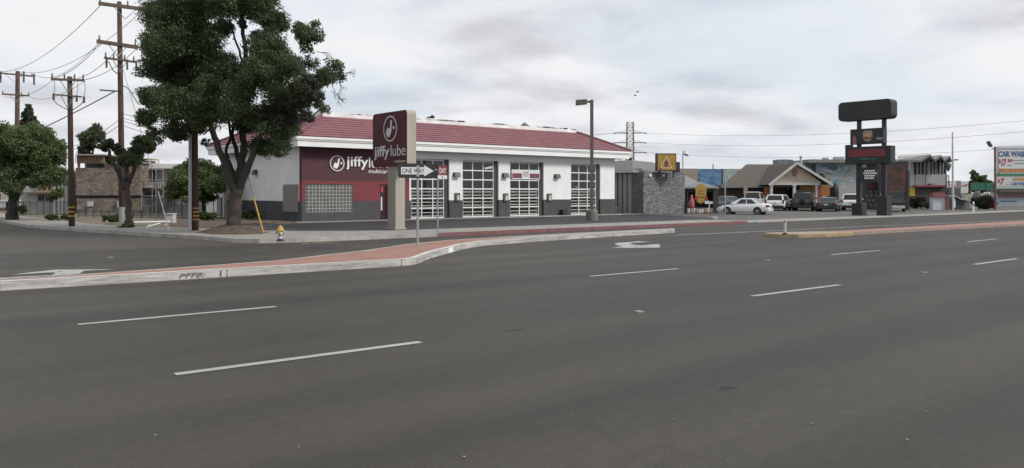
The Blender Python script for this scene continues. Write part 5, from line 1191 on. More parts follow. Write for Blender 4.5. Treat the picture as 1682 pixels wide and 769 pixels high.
# ---------------------------------------------------------------- cars
def ins_quad(c,f0,f1,g0,g1,o):
    a,b,d,e=[Vector(p) for p in c]   # a b bottom, d above b, e above a
    P=lambda s,t:(a*(1-s)+b*s)*(1-t)+(e*(1-s)+d*s)*t
    q=[P(f0,g0),P(f1,g0),P(f1,g1),P(f0,g1)]; n=(q[1]-q[0]).cross(q[3]-q[0]).normalized()
    return [p+n*o for p in q],n
def car(name,label,paint,px,by,Z,heading,sc,kind='sedan',rear=None,trim=None,group='cars parked before the restaurant'):
    o=thing(name,label,'pickup truck' if kind=='pickup' else 'car',(0,0,0),0,group)
    S={'sedan':dict(st=[(-2.42,.70,.42,.80),(-2.34,.82,.30,.98),(-1.7,.90,.22,1.03),(-.6,.915,.19,.97),(.8,.915,.19,.94),(1.15,.90,.2,.91),(1.9,.87,.22,.82),(2.3,.78,.28,.70),(2.42,.66,.36,.58)],gb=(-1.85,1.2,.83,.955),gt=(-.95,.30,.62,1.47),wx=(-1.42,1.40),wr=.33),
       'suv':dict(st=[(-2.25,.80,.45,.95),(-2.2,.88,.36,1.06),(-1.6,.92,.26,1.1),(0,.92,.25,1.07),(1.1,.91,.25,1.05),(1.8,.88,.27,.98),(2.2,.80,.34,.82),(2.3,.70,.42,.70)],gb=(-2.2,1.15,.86,1.05),gt=(-1.9,.45,.70,1.70),wx=(-1.35,1.40),wr=.37),
       'pickup':dict(st=[(-2.8,.88,.50,1.02),(-2.75,.93,.42,1.08),(-.62,.94,.35,1.10),(0,.94,.32,1.1),(1.2,.93,.32,1.08),(2.1,.90,.36,1.02),(2.6,.86,.42,.92),(2.72,.78,.5,.8)],gb=(-.75,1.35,.86,1.08),gt=(-.55,.65,.70,1.78),wx=(-1.75,1.75),wr=.40)}[kind]
    k=MB(); k.smooth=True; R=[]
    for x,w,zl,zt in S['st']:
        h=zt-zl; R.append([(x,.86*w,zl),(x,w,zl+.22*h),(x,w,zl+.62*h),(x,.97*w,zt-.10*h),(x,.86*w,zt),(x,.4*w,zt+.015),(x,-.4*w,zt+.015),(x,-.86*w,zt),(x,-.97*w,zt-.10*h),(x,-w,zl+.62*h),(x,-w,zl+.22*h),(x,-.86*w,zl)])
    vs=[p for r in R for p in r]; m=12; fs=[]
    for i in range(len(R)-1):
        for j in range(m): fs.append((i*m+j,i*m+(j+1)%m,(i+1)*m+(j+1)%m,(i+1)*m+j))
    fs.append(tuple(range(m-1,-1,-1))); fs.append(tuple(range((len(R)-1)*m,len(R)*m)))
    k.add(vs,fs)
    x0,x1,wb,zb=S['gb'];t0,t1,wt,zt=S['gt']
    B=[(x0,-wb,zb),(x1,-wb,zb),(x1,wb,zb),(x0,wb,zb)];T=[(t0,-wt,zt),(t1,-wt,zt),(t1,wt,zt),(t0,wt,zt)]
    k.smooth=False
    k.add(B+T,[(4,5,6,7),(0,1,5,4),(1,2,6,5),(2,3,7,6),(3,0,4,7)])
    # rounded roof crown
    k.smooth=True; cx_=(t0+t1)/2
    k.add(T+[(t0+.15,-wt*.7,zt+.045),(t1-.15,-wt*.7,zt+.045),(t1-.15,wt*.7,zt+.045),(t0+.15,wt*.7,zt+.045)],[(4,5,6,7),(0,1,5,4),(1,2,6,5),(2,3,7,6),(3,0,4,7)])
    k.build('body',paint,o)
    def pane(nm,c,f0,f1,g0,g1,mt=M_cglass):
        q,n=ins_quad(c,f0,f1,g0,g1,.006); kk=MB(); kk.add(q+[p+n*.006 for p in q],[(4,5,6,7),(0,1,5,4),(1,2,6,5),(2,3,7,6),(3,0,4,7)]); return kk.build(nm,mt,o)
    pane('windshield',[B[1],B[2],T[2],T[1]],.07,.93,.08,.93); pane('rear_window',[B[3],B[0],T[0],T[3]],.08,.92,.12,.92)
    for (a,b,c,d,fl) in ((B[0],B[1],T[1],T[0],0),(B[2],B[3],T[3],T[2],1)):
        if kind=='pickup': sp=((.1,.48),(.54,.86))
        elif kind=='suv': sp=((.06,.27),(.31,.58),(.62,.86))
        else: sp=((.16,.46),(.50,.82))
        for s0,s1 in sp: pane('side_window',[a,b,c,d],(1-s1) if fl else s0,(1-s0) if fl else s1,.12,.9)
    for x in S['wx']:
        for s in (-1,1):
            wr=S['wr']; y=s*.915
            kk=MB(); kk.smooth=True; M=Matrix.Rotation(-s*PI/2,3,'X'); kk.lathe([(wr*.62,-.2),(wr*.93,-.2),(wr,-.15),(wr,.0),(wr*.95,.03),(wr*.64,.035)],(x,y-s*.03,wr),20,M=M); wo=kk.build('wheel',M_tyre,o)
            kk=MB(); kk.lathe([(wr*.64,.0),(wr*.62,.03),(wr*.5,.02),(wr*.18,.03),(wr*.12,.045)],(x,y-s*.02,wr),20,M=M)
            kk.build('rim',M_rim,wo)
            kk=MB(); kk.lathe([(wr*1.16,-.1),(wr*1.16,.012)],(x,s*.905,wr+.02),22,M=M); kk.build('wheel_arch',M_black,o)
    xr=S['st'][0][0]; xf=S['st'][-1][0]; wr_=S['st'][1][1]; zr=S['st'][1][3]; hh=zr-.3
    trim=trim or paint
    kk=MB(); kk.box(xr-.06,xr+.16,-wr_*.95,wr_*.95,.30,.56); kk.build('rear_bumper',M_chrome if kind=='pickup' else trim,o,bevel=.03)
    kk=MB(); kk.box(xf-.2,xf+.05,-.72,.72,.30,.54); kk.build('front_bumper',trim,o,bevel=.03)
    for s in (-1,1):
        kk=MB(); 
        if kind=='sedan': kk.box(xr-.02,xr+.22,s*.86-.0 if s<0 else .50,-.50 if s<0 else .86,zr-.26,zr-.08)
        else: kk.box(xr-.03,xr+.1,*sorted((s*.74,s*.88)),zr-.26,zr+.0 if kind!='suv' else zr+.12)
        kk.build('taillight',M_tail,o)
        kk=MB(); kk.box(xf-.22,xf-.02,*sorted((s*.46,s*.74)),S['st'][-1][3]-.10,S['st'][-1][3]+.06); kk.build('headlight',M_head,o)
        kk=MB(); kk.box(x1-.35,x1-.2,*sorted((s*(wb+.03),s*(wb+.22))),zb+.05,zb+.2); kk.build('mirror',paint,o,bevel=.02)
    kk=MB(); z=.42 if kind=='pickup' else zr-.32; kk.box(xr-.075,xr-.06,-.16,.16,z,z+.16); kk.build('license_plate',M_plate,o)
    if kind=='pickup':
        kk=MB(); kk.box(-2.68,-.85,-.78,.78,1.09,1.13); kk.build('bed_inside_dark',M_black,o)  # black slab paints in the dark inside of the open bed
    if kind=='suv' and rear: 
        kk=MB(); kk.smooth=True; kk.lathe([(.12,-.1),(.27,-.1),(.28,0),(.24,.05),(.1,.05)],(xr-.12,0,.88),18,M=Matrix.Rotation(-PI/2,3,'Y')); kk.build('spare_wheel',M_tyre,o)
    o.location=P0(px,Z,.014); o.rotation_euler=(0,0,HEAD+math.radians(heading)); o.scale=(sc,)*3 if not isinstance(sc,tuple) else sc
    return o
def paintm(n,c): return mat(n,c,.25,.02,1,0,coat=.7)
W_=paintm('car_white',(.82,.83,.84)); K_=paintm('car_black',(.012,.013,.014)); S_=paintm('car_silver',(.45,.45,.44)); Be=paintm('car_beige',(.45,.42,.37))
car('parked_car','white four door sedan parked across in front of the others, seen from behind left',W_,1223.5,350.5,58,180-33,.765,'sedan')
car('parked_car','pale beige pickup truck half hidden behind the white sedan',Be,1238,345,72,62,.90,'pickup')
car('parked_car','dark car mostly hidden behind the front of the white sedan',paintm('car_slate',(.05,.055,.06)),1192,345,73,110,.82,'sedan')
car('parked_car','white crossover with tall red rear lights parked before the first porch column',W_,1279,345,70.5,62,(.92,.90,.80),'suv',trim=K_)
car('parked_car','large dark utility vehicle with a rear spare wheel under the gable',K_,1321,346,70,66,(.95,.95,.90),'suv',rear=True)
car('parked_car','low black sedan parked right of the dark utility vehicle under the gable',K_,1361,346,67.5,63,(.85,.93,.78),'sedan',trim=K_)
car('parked_car','white wagon parked behind the left post of the black sign stack',W_,1399,345.5,70.5,64,(.86,.82,.84),'suv',trim=K_)
car('parked_car','black pickup truck parked right of the black sign stack',K_,1469.5,347.5,66.5,65,(.86,.82,.94),'pickup')
# ---------------------------------------------------------------- black sign stack
ub=54.5
def PU(px,py): return Pu(px,py,ub)
xs=(0,-1,0)
bs=thing('sign_stack','tall black stack of roadside sign boxes on two posts in front of the parked cars','sign',(ub,27.2,.014))
def sbox(name,x0,x1,y0a,y0b,y1a,y1b,dep,rad,m,par,du=0.0):
    """box whose face spans pixels x0..x1 on the plane; returns (v_left, v_right, zbot, ztop)"""
    vl=PU(x0,300).y; vr=PU(x1,300).y; zt=(PU(x0,y0a).z+PU(x1,y0b).z)/2; zb=(PU(x0,y1a).z+PU(x1,y1b).z)/2
    k=MB(); plate(k,rrect(vl-vr,zt-zb,rad) if rad else [(0,0),(vl-vr,0),(vl-vr,zt-zb),(0,zt-zb)],(ub+dep+du,vl,zb),xs,dep); o=k.build(name,m,par,bevel=.03); return o,vl,vr,zb,zt
M_sb=mat('sign_black',(.012,.016,.0185),.5,.25,2,grime=.15,gcol=(.07,.07,.07))
top,vl,vr,zb,zt=sbox('top_cabinet',1382,1469,171,161,200,195,.9,.28,M_sb,bs,-.45)
mid,vl2,vr2,zb2,zt2=sbox('middle_cabinet',1399.5,1454,213,210,237.5,236,.55,0,M_sb,bs,-.28)
low,vl3,vr3,zb3,zt3=sbox('display_cabinet',1392,1467,243,238.5,270.5,268,.7,0,M_sb,bs,-.35)
pan,vl4,vr4,zb4,zt4=sbox('message_panel',1416,1441,270,270,300,300,.12,0,M_black,bs,-.08)
k=MB(); fu_=ub-.284; a=lambda px,py:PU(px,py)
c=a(1428.5,224.5); sc_=(a(1420,224).y-a(1436,224).y)/2
plate(k,ellipse(0,0,sc_,sc_*1.0),(fu_,c.y,c.z),xs,.006,mi=0); plate(k,[(-sc_*1.15,-sc_*.55),(sc_*1.15,-sc_*.55),(sc_*.9,-sc_*.05),(sc_*.3,-sc_*.25),(-sc_*.4,-sc_*.1),(-sc_*.9,-sc_*.15)],(fu_,c.y,c.z),xs,.006,mi=1,off=.007)
plate(k,[(-sc_*1.1,sc_*.55),(-sc_*.7,sc_*1.15),(sc_*.7,sc_*1.15),(sc_*1.1,sc_*.55),(sc_*.85,sc_*.5),(sc_*.5,sc_*.98),(-sc_*.5,sc_*.98),(-sc_*.85,sc_*.5)],(fu_,c.y,c.z),xs,.006,mi=3,off=.007)
plate(k,ellipse(0,0,sc_*.6,sc_*.5),(fu_,c.y,c.z+sc_*.2),xs,.006,mi=4,off=.007)
c=a(1407,230); plate(k,[(-.14,-.32),(.14,-.32),(.14,.05),(.06,.28),(-.06,.28),(-.14,.05)],(fu_,c.y,c.z),xs,.006,mi=2)
p=a(1443,229.5);q_=a(1453,227); 
for i in range(5): plate(k,[(i*(p.y-q_.y)/5,0),(i*(p.y-q_.y)/5+.07,0),(i*(p.y-q_.y)/5+.07,.13),(i*(p.y-q_.y)/5,.13)],(fu_,p.y,p.z),xs,.006,mi=3)
k.build('emblem',[mat('sun_tan',(.33,.21,.10),.6,.2,5),mat('ribbon_red',(.22,.05,.05),.6),mat('bottle_red',(.25,.09,.09),.6,.3,9),mat('grey_print',(.32,.32,.31),.6),mat('sun_pale',(.40,.30,.19),.6)],mid)
k=MB(); f2=ub-.354; p=a(1398,257);q_=a(1458,246)
nxl=20
M_led=mat('led_red',(.17,.022,.028),.5,.3,14); M_led2=mat('led_green',(.03,.16,.08),.5)
plate(k,[(0,0),(p.y-q_.y,0),(p.y-q_.y,.50),(0,.50)],(f2,p.y,PU(1428,257.5).z),xs,.004,mi=0)
p=a(1413,262.5);q_=a(1446,259)
x=0.0
while x<(p.y-q_.y)-.05:
    l=random.uniform(.06,.14)
    if random.random()<.85: plate(k,[(x,random.uniform(0,.04)),(x+l,random.uniform(0,.04)),(x+l,.15),(x,.13)],(f2,p.y,PU(1430,263).z),xs,.004,mi=1)
    x+=l+.03
k.build('led_display',[M_led,M_led2],low)
k=MB(); f3=ub-.084
for (x0,x1,y) in ((1421,1436,281),(1419,1440,285),(1421,1437,289),(1421,1436,293)):
    p=a(x0,y);q_=a(x1,y); x=0
    while x<(p.y-q_.y)-.04:
        l=random.uniform(.08,.16); plate(k,[(x,-.05),(x+l,-.05),(x+l,.055),(x,.055)],(f3,p.y,p.z),xs,.004,mi=0); x+=l+.022
p=a(1417,274.5);q_=a(1424,268); plate(k,[(0,0),(p.y-q_.y,0),(p.y-q_.y,.34),(0,.34)],(f3,p.y,PU(1420,275).z),xs,.004,mi=1)
k.build('message_letters',[M_letter,mat('sticker_blue',(.28,.36,.46),.5)],pan)
for px,base in ((1411.5,352.5),(1452.5,355)):
    y=PU(px,300).y; kk=MB(); z=zb+.05
    kk.box(ub-.16,ub+.14,y-.15,y+.15,.05,zb3+.02); kk.box(ub-.12,ub+.1,y-.12,y+.12,zt3-.02,zb2+.02); kk.box(ub-.12,ub+.1,y-.12,y+.12,zt2-.02,zt2+.62); kk.build('post',M_sb,bs)
    kk=MB(); kk.box(ub-.40,ub+.36,y-.36,y+.36,0,.85 if px<1430 else 1.35); kk.build('post_base',M_black,bs,bevel=.03)
k=MB(); yl=PU(1408,300).y;yr=PU(1457,300).y; k.box(ub-.1,ub+.08,yr,yl,zt2+.62,zt2+.82); ym=PU(1431,300).y; k.box(ub-.1,ub+.08,ym-.13,ym+.13,zt2+.822,zb+.03); k.build('cross_frame',M_sb,bs)
k=MB(); p=PU(1396,241); k.box(ub-.2,ub+.1,p.y-.2,p.y+.25,zt3,zt3+.17); k.build('sensor',M_black,low)
# dark painted store board and its low panel
Zk=72
bd=thing('store_board','large dark red painted board in a black frame behind the black pickup','board',P0(1462,Zk))
k=MB(); k.box(X(1443,Zk),X(1492,Zk),Zk,Zk+.3,Zz(317,Zk),Zz(265,Zk),0,CM); k.box(X(1489,Zk),X(1493.5,Zk),Zk-.05,Zk+.25,0,Zz(281,Zk),0,CM); k.box(X(1443,Zk),X(1446,Zk),Zk+.05,Zk+.25,0,Zz(317,Zk),0,CM); k.build('frame',M_black,bd)
k=MB(); k.box(X(1445,Zk),X(1488.5,Zk),Zk-.02,Zk-.002,Zz(315,Zk),Zz(271,Zk),0,CM); k.build('painting',patchmat('board_red',[(.3,(.022,.016,.015)),(.48,(.05,.022,.02)),(.60,(.095,.026,.026)),(.70,(.11,.05,.025)),(.85,(.03,.022,.02))],1.1,(1,1,1.6)),bd)
Zk2=73
bd2=thing('snack_shop','black shop front with a dark red window strip and white squares below','building',P0(1432,Zk2))
k=MB(); k.box(X(1415,Zk2),X(1446,Zk2),Zk2,Zk2+.4,0,Zz(296,Zk2),0,CM); k.build('wall',M_dark,bd2)
k=MB(); k.box(X(1425,Zk2),X(1445,Zk2),Zk2-.05,Zk2-.01,Zz(311,Zk2),Zz(300,Zk2),0,CM); k.build('window_strip',MATS['board_red'],bd2)
k=MB()
for px,py in ((1430,315),(1439,315),(1431,321),(1438,320.5),(1445,320.5),(1427,329),(1434,329),(1443,328.5),(1430,337),(1438,337),(1424,322)): k.box(X(px-1.2,Zk2),X(px+1.4,Zk2),Zk2-.04,Zk2-.01,Zz(py+1.3,Zk2),Zz(py-1.2,Zk2),0,CM)
k.build('notices',mat('dull_white',(.25,.26,.27),.6),bd2)
# ---------------------------------------------------------------- folded roof building
Zw=84
zb_=thing('folded_roof_building','two storey white building with a zigzag folded roof and tall dark windows','building',P0(1520,Zw))
k=MB(); bxc(k,1496,1556,306,346,Zw,Zw+2.9,2); bxc(k,1496,1556,286.5,305.9,Zw,Zw+2.9,0); bxc(k,1496,1500,262,286.4,Zw,Zw+2.9,0); bxc(k,1500,1555,263,286.4,Zw+.15,Zw+2.9,3)
k.build('wall',[mat('panel_grey',(.36,.365,.37),.7,.05),M_white,mat('ground_dark',(.07,.06,.055),.8),M_dglass],zb_)
for x0,x1 in ((1501,1506),(1508,1512),(1513,1518),(1520.5,1525.5),(1527,1531),(1533,1536.5),(1539.5,1544),(1545.5,1549),(1550,1554)):
    k=MB(); bxc(k,x0-.6,x0,263.5,286.2,Zw+.02,Zw+.14,0); bxc(k,x1,x1+.6,263.5,286.2,Zw+.02,Zw+.14,0); k.build('window_frame',mat('frame_grey',(.4,.4,.4),.6),zb_)
k=MB(); p=A(1525,276,Zw); bxc(k,1523.3,1526.8,268,286,Zw+.05,Zw+.1); k.build('window_blind',mat('blind_tan',(.3,.26,.21),.8),zb_)
k=MB(); bxc(k,1503.2,1556,304.2,307.2,Zw-.5,Zw-.01); bxc(k,1527,1531.5,301.5,304.1,Zw-.3,Zw-.012); k.build('canopy',mat('trim_red',(.25,.045,.06),.6),zb_)
k=MB(); bxc(k,1494.5,1503,307,322,Zw-.1,Zw-.01); k.build('yellow_panel',mat('panel_yellow',(.55,.38,.06),.6),zb_)
k=MB(); bxc(k,1520.2,1520.8,286.5,304,Zw-.03,Zw-.012); bxc(k,1503,1503.6,286.5,304,Zw-.03,Zw-.012); k.build('panel_joint',M_dark,zb_)
k=MB()
pk=[(1466,262.5),(1476,255.5),(1494,262.5),(1517,262),(1528,253.2),(1534,262),(1540,262),(1546.5,254.5),(1549,262.5),(1553,262.5),(1561.5,256.5),(1563.5,266)]
pk=[(1474,262),(1528,253.5),(1512,262.5),(1540,254.5),(1531,262.5),(1546,254.8),(1549.5,262.5),(1561.5,256),(1564,267)]
front=[(1514,262.5),(1528,253.5),(1536,262),(1546,254.8),(1551.5,262.5),(1561,256),(1564,266.5)]
for i in range(len(front)-1):
    a,b=front[i],front[i+1]; p=A(*a,Zw-1.2);q_=A(*b,Zw-1.2); bk=Vector((FW.x,FW.y,0))*4.6-Vector((RT.x,RT.y,0))*.6
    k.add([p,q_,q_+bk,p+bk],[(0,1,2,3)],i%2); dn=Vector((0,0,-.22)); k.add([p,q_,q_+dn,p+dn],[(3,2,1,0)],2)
p=A(1474,262.8,Zw-1.2);q_=A(1514,262.5,Zw-1.2);c=A(1528,253.5,Zw-1.2); bk=Vector((FW.x,FW.y,0))*3.
k.add([p,q_,c,A(1474,256,Zw+1)],[(0,1,2,3)],0); k.add([p,q_,q_+dn,p+dn],[(3,2,1,0)],2)
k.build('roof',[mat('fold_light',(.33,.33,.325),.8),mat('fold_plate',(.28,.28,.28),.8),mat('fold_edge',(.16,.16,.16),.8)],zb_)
k=MB(); q_=A(1557.5,291,Zw-.3); 
for x in (1554,1558.5): k.tube([A(x,288,Zw-.5),A(x,346,Zw-.5)],.05,6)
k.tube([A(1554,289,Zw-.5),A(1558.5,289,Zw-.5)],.05,6); k.tube([A(1554,300,Zw-.5),A(1558.5,300,Zw-.5)],.05,6); k.build('stair_rail',M_dark,zb_)
lt=thing('wall_lantern','dark lantern hanging off the corner of the folded roof building','lantern',A(1557.5,279,Zw-1))
k=MB(); k.lathe([(.08,-.35),(.2,-.1),(.34,.35),(.30,.42),(.1,.55),(.03,.7)],A(1557.5,276,Zw-1),8); k.build('lamp',mat('lantern_green',(.10,.12,.11),.4),lt)
k=MB(); k.tube([A(1557.5,268,Zw-1),A(1553,268,Zw-.9)],.04,6); k.tube([A(1557.5,268,Zw-1),A(1557.5,271,Zw-1)],.04,6); k.build('bracket',M_dark,lt)
shrub('dry_shrub','brownish green shrub before the folded roof building',1513,346,78,16,15,M_dry,3500,.2,0)
shrub('dry_shrub','low brown shrub at the left foot of the red roofed kiosk',1524,346,74,7,8,M_dry,900,.16,0)
# kiosk
Zq=72
kq=thing('kiosk','small white kiosk with a dull red roof and red corner post','kiosk',P0(1544,Zq))
k=MB(); bxc(k,1532.5,1554,323.5,345,Zq,Zq+.6); k.build('wall',mat('kiosk_white',(.47,.50,.52),.6,.15,2,grime=.4,gcol=(.3,.33,.36)),kq)
k=MB(); p=[(X(1530.5,Zq),Zq-.2),(X(1557,Zq),Zq-.2),(X(1556,Zq),Zq+.9),(X(1531.5,Zq),Zq+.9)]; k.prism(p,Zz(323.4,Zq),Zz(320,Zq),0,CM); k.prism([(X(1534,Zq),Zq+.1),(X(1553,Zq),Zq+.1),(X(1553,Zq),Zq+.6),(X(1534,Zq),Zq+.6)],Zz(319.9,Zq),Zz(316.5,Zq),0,CM); k.build('roof',mat('kiosk_red',(.22,.075,.08),.7),kq)
k=MB(); bxc(k,1554.6,1556.6,323.5,346,Zq-.15,Zq+.1); k.build('corner_post',MATS['trim_red'],kq)
k=MB(); bxc(k,1556.8,1559,322,346,Zq-.1,Zq+.2); o=k.build('timber_post',mat('post_brown',(.12,.085,.06),.8)); tag(o,'squat brown timber post touching the right side of the kiosk','post')
tp=thing('flag_pole','very tall thin white pole right of the folded roof building','pole',P0(1565.5,70))
k=MB(); k.tube([P0(1565.5,70),A(1565,280,70),A(1564.5,217,70)],[.10,.09,.06],8); k.build('shaft',mat('pale_pole',(.5,.5,.51),.4),tp)
k=MB(); k.tube([A(1565,263.5,70),A(1572,262.5,70)],.05,6); k.box(X(1567.5,70),X(1573,70),69.85,70.15,Zz(263.5,70),Zz(261.8,70),0,CM); k.build('arm',M_dark,tp)
# right side clutter
def board(name,lab,px0,px1,y0,y1,Z,m,legs,by,extra=None,cat='sign'):
    o=thing(name,lab,cat,P0((px0+px1)/2,Z)); k=MB(); bxc(k,px0,px1,y0,y1,Z,Z+.15); pnl=k.build('panel',m,o,bevel=.01)
    for x in legs: k=MB(); p=P0(x,Z+.2); k.tube([(p.x,p.y,max(0,Zz(by,Z))),(p.x,p.y,Zz(y1-1,Z))],.05,6); k.build('leg',M_galv,o)
    if extra:
        k=MB()
        for x0,x1,a,b,mi in extra[1]: bxc(k,x0,x1,a,b,Z-.012,Z-.002,mi)
        k.build('print',extra[0],pnl)
    return o
M_pink=mat('print_pink',(.45,.16,.16),.6); M_gprint=mat('print_grey',(.3,.3,.31),.6)
board('shop_sign','white sign box with a row of faded pink marks left of the tall white pole',1557.5,1570,297,306,90,M_white,(1560,1568),345,([M_pink,M_gprint],[(1559,1561,298.5,300.5,0),(1562,1564,298.5,300.5,1),(1565,1568.5,298.5,300.5,1),(1559,1562,302.5,304.5,0),(1563,1566,302.5,304.5,0),(1567,1569,302.5,304.5,0)]))
board('shop_sign','white sign with a red stripe standing on two white legs',1578.5,1590.5,298,317.5,82,mat('sign_offwhite',(.56,.56,.56),.5),(1582.5,1585.5),340,([M_inkr,M_gprint],[(1579,1588,304.5,306,0),(1585,1590,303.2,304.4,0)]))
block('grey_annex','plain grey annex wall behind the white sign box',1570,1578,297,92,1,mat('annex_grey',(.23,.22,.22),.8))
block('dark_annex','dark low annex between the tall pole and the striped sign',1559,1580,309,88,1,mat('annex_dark',(.09,.095,.10),.8))
block('white_van_wall','small pale hut at the foot of the tall white pole',1559,1566,331,80,3,mat('hut_grey',(.32,.34,.35),.7)) if False else None
Zd=74
dp=thing('dumpster','dark grey dumpster enclosure with a slanted pale lid','dumpster',P0(1580,Zd))
k=MB(); bxc(k,1568,1583,328,348,Zd,Zd+.8,0); bxc(k,1583.1,1593,330,347,Zd+.2,Zd+.8,1); bxc(k,1566.5,1569.5,327,341,Zd-.15,Zd-.02,2); k.build('body',[mat('dumpster_dark',(.045,.048,.055),.6),mat('dumpster_grey',(.13,.125,.12),.7),M_white],dp)
k=MB(); ptsl=[A(1565,323,Zd-.2),A(1569,322,Zd-.2),A(1577,327,Zd-.2),A(1593,329.5,Zd-.2)]; 
for a_,b_ in zip(ptsl[:-1],ptsl[1:]): beam(k,a_+Vector((FW.x,FW.y,0))*.4,b_+Vector((FW.x,FW.y,0))*.4,1.0,.09)
k.build('lid',mat('lid_pale',(.34,.34,.33),.6),dp)
k=MB(); bxc(k,1559,1566,318,341,80,82); o=k.build('dark_gate',mat('gate_dark',(.06,.075,.08),.6)); tag(o,'dark teal gate panel at the foot of the tall white pole','gate')
for px,by,yt,lab in ((1599,348,331,'taller white bollard with a brown band right of the dumpster'),(1607,341,329,'shorter white bollard beside the dark juniper')):
    Z=2109/(by-HY)*.985; q=P0(px,Z); o=thing('bollard',lab,'bollard',q,group='white bollards'); k=MB(); k.lathe([(.06,0),(.06,Zz(yt,Z)-.05),(.03,Zz(yt,Z))],q,10); k.build('post',M_white,o); k=MB(); k.lathe([(.063,.5),(.063,.62)],q,10); k.build('band',mat('rust_band',(.25,.12,.08),.7),o)
k=MB(); q=P0(1599,72); k.box(X(1595,71.5),X(1606,71.5),71.5,72.3,0,Zz(340,71.5),0,CM); o=k.build('concrete_block',M_conc,bevel=.05); tag(o,'pale concrete block behind the white bollards','concrete block')
k=MB(); s=80/FPX; plate(k,[(X(a_,80),Zz(b_,80)) for a_,b_ in ((1593,336),(1594.5,325),(1599,315),(1603,313),(1606,322),(1605,336))],(0,0,0),(1,0,0),.01); k=MB(); plate(k,[((a_-1599)*s,Zz(b_,80)) for a_,b_ in ((1593,336),(1594.5,325),(1599,315),(1603,313),(1606,322),(1605,336))],P0(1599,80),xd,.7); o=k.build('covered_machine',mat('tarp_grey',(.17,.17,.18),.85,.2,2,.5,5),bevel=.15); tag(o,'slanted grey tarpaulin covered shape behind the bollards','tarpaulin')
shrub('juniper','dark spreading juniper below the green panels',1618,341,76,16,16,M_leafD,5000,.18,0)
far_tree('roadside_tree','green and reddish tree behind the two green panels',1612,100,335,[(1601,291,8),(1594,303,7),(1612,297,9),(1622,302,8),(1605,305,9),(1630,306,6),(1618,291,5),(1600,284,5)],M_leafB,5000,.3)
for x0,x1,lab in ((1595,1618,'wider blank green road sign panel before the roadside tree'),(1619.6,1632,'narrower blank green road sign panel beside the car wash pole')):
    board('road_sign',lab,x0,x1,300.5,312.5,84,mat('road_green',(.018,.12,.075),.5),((x0+x1)/2-3,(x0+x1)/2+3),340)
# ---------------------------------------------------------------- car wash sign
uc=80.0
def PC(px,py): return Pu(px,py,uc)
Zc=74
cw=thing('car_wash_sign','big white CAR WASH price sign cut by the right edge of the view','sign',P0(1655,Zc))
ex0,ex1=1637,1702
def face_box(x0,x1,y0,y1,mi,k,z0=0,z1=.3): k.box(X(x0,Zc),X(x1,Zc),Zc+z0,Zc+z1,Zz(y1,Zc),Zz(y0,Zc),mi,CM)
k=MB(); plate(k,rrect(X(ex1,Zc)-X(ex0,Zc),Zz(240,Zc)-Zz(285,Zc),.15),P0(ex0,Zc+.35,Zz(285,Zc)),xd,.35); up_=k.build('upper_panel',mat('panel_white',(.56,.57,.57),.5,.05),cw)
k=MB(); face_box(ex0,ex1,289.2,309.5,0,k); lo_=k.build('lower_panel',mat('panel_offwhite',(.50,.50,.49),.5,.06),cw)
k=MB(); face_box(ex0-.5,ex1,285.2,289,0,k,-.05,.36); face_box(ex0-.5,ex1,309.6,311,0,k,-.05,.36); k.build('green_strip',mat('strip_green',(.03,.17,.08),.5),cw)
def ftext(par,s,x0,x1,y0,y1,m,bold=.03,slant=0,name='lettering'):
    k=MB(); put_text(k,s,P0(x0,Zc-.002,Zz(y1,Zc)),xd,X(x1,Zc)-X(x0,Zc),Zz(y0,Zc)-Zz(y1,Zc),ext=.012,bold=bold,slant=slant); k.build(name,m,par)
M_blue=mat('letter_blue',(.05,.12,.25),.5); M_lred=mat('letter_red',(.30,.035,.06),.5)
ftext(up_,'CAR WASH',1640,1687,248.3,257.8,M_blue,.05)
ftext(up_,'$',1640,1644,261.5,269,M_lred,.03); ftext(up_,'17',1644.8,1653.5,261,273,M_lred,.05,.2); ftext(up_,'.99',1653.8,1663.5,261.3,267.5,M_lred,.03)
k=MB()
for (x0,x1,y) in ((1641,1700,244.8),(1665,1692,263.6),(1666,1698,268.6),(1655,1662,271.5)):
    x=x0
    while x<x1: 
        l=random.uniform(1.2,3.4); bxc(k,x,min(x+l,x1),y-1,y+.9,Zc-.012,Zc-.003); x+=l+.9
k.build('small_print',mat('print_dark',(.20,.22,.26),.6),up_)
k=MB(); face_box(1640,ex1-1,277,283.5,0,k,-.016,-.003); k.build('price_strip',patchmat('strip_orange',[(.35,(.34,.10,.06)),(.5,(.42,.25,.09)),(.7,(.30,.07,.065))],2,(1,1,1)),up_)
ftext(lo_,'$',1639,1642.5,294,301,M_lred,.03); ftext(lo_,'7',1643,1650,293,303.5,M_lred,.05,.2); ftext(lo_,'CAR WASH',1661,1687,299,304.8,M_blue,.04)
k=MB(); face_box(1664,1698,292,297,0,k,-.014,-.003); k.build('tan_strip',mat('strip_tan',(.40,.24,.13),.6),lo_)
k=MB()
for (x0,x1,y) in ((1652,1659,303.5),(1640,1699,307)):
    x=x0
    while x<x1:
        l=random.uniform(1.2,3); bxc(k,x,min(x+l,x1),y-.6,y+.6,Zc-.012,Zc-.003); x+=l+.9
k.build('small_print',MATS['print_dark'],lo_)
k=MB(); p=P0(1634.8,Zc); k.tube([p,A(1634.6,241,Zc)],.10,10); p=P0(1698,Zc); k.tube([p,A(1698,241,Zc)],.10,10); k.build('post',mat('rust_post',(.17,.085,.065),.75,.3,4),cw)
fl=thing('flood_lamp','small dark green floodlight angled off the top of the car wash pole','floodlight',A(1627,237,Zc))
k=MB(); M=Matrix.Translation(A(1625.5,236.5,Zc))@CM@Matrix.Rotation(math.radians(58),4,'Y'); k.box(-.28,.28,-.16,.16,-.13,.1,M=M); k.build('lamp_head',mat('lamp_green',(.05,.09,.07),.5),fl,bevel=.03)
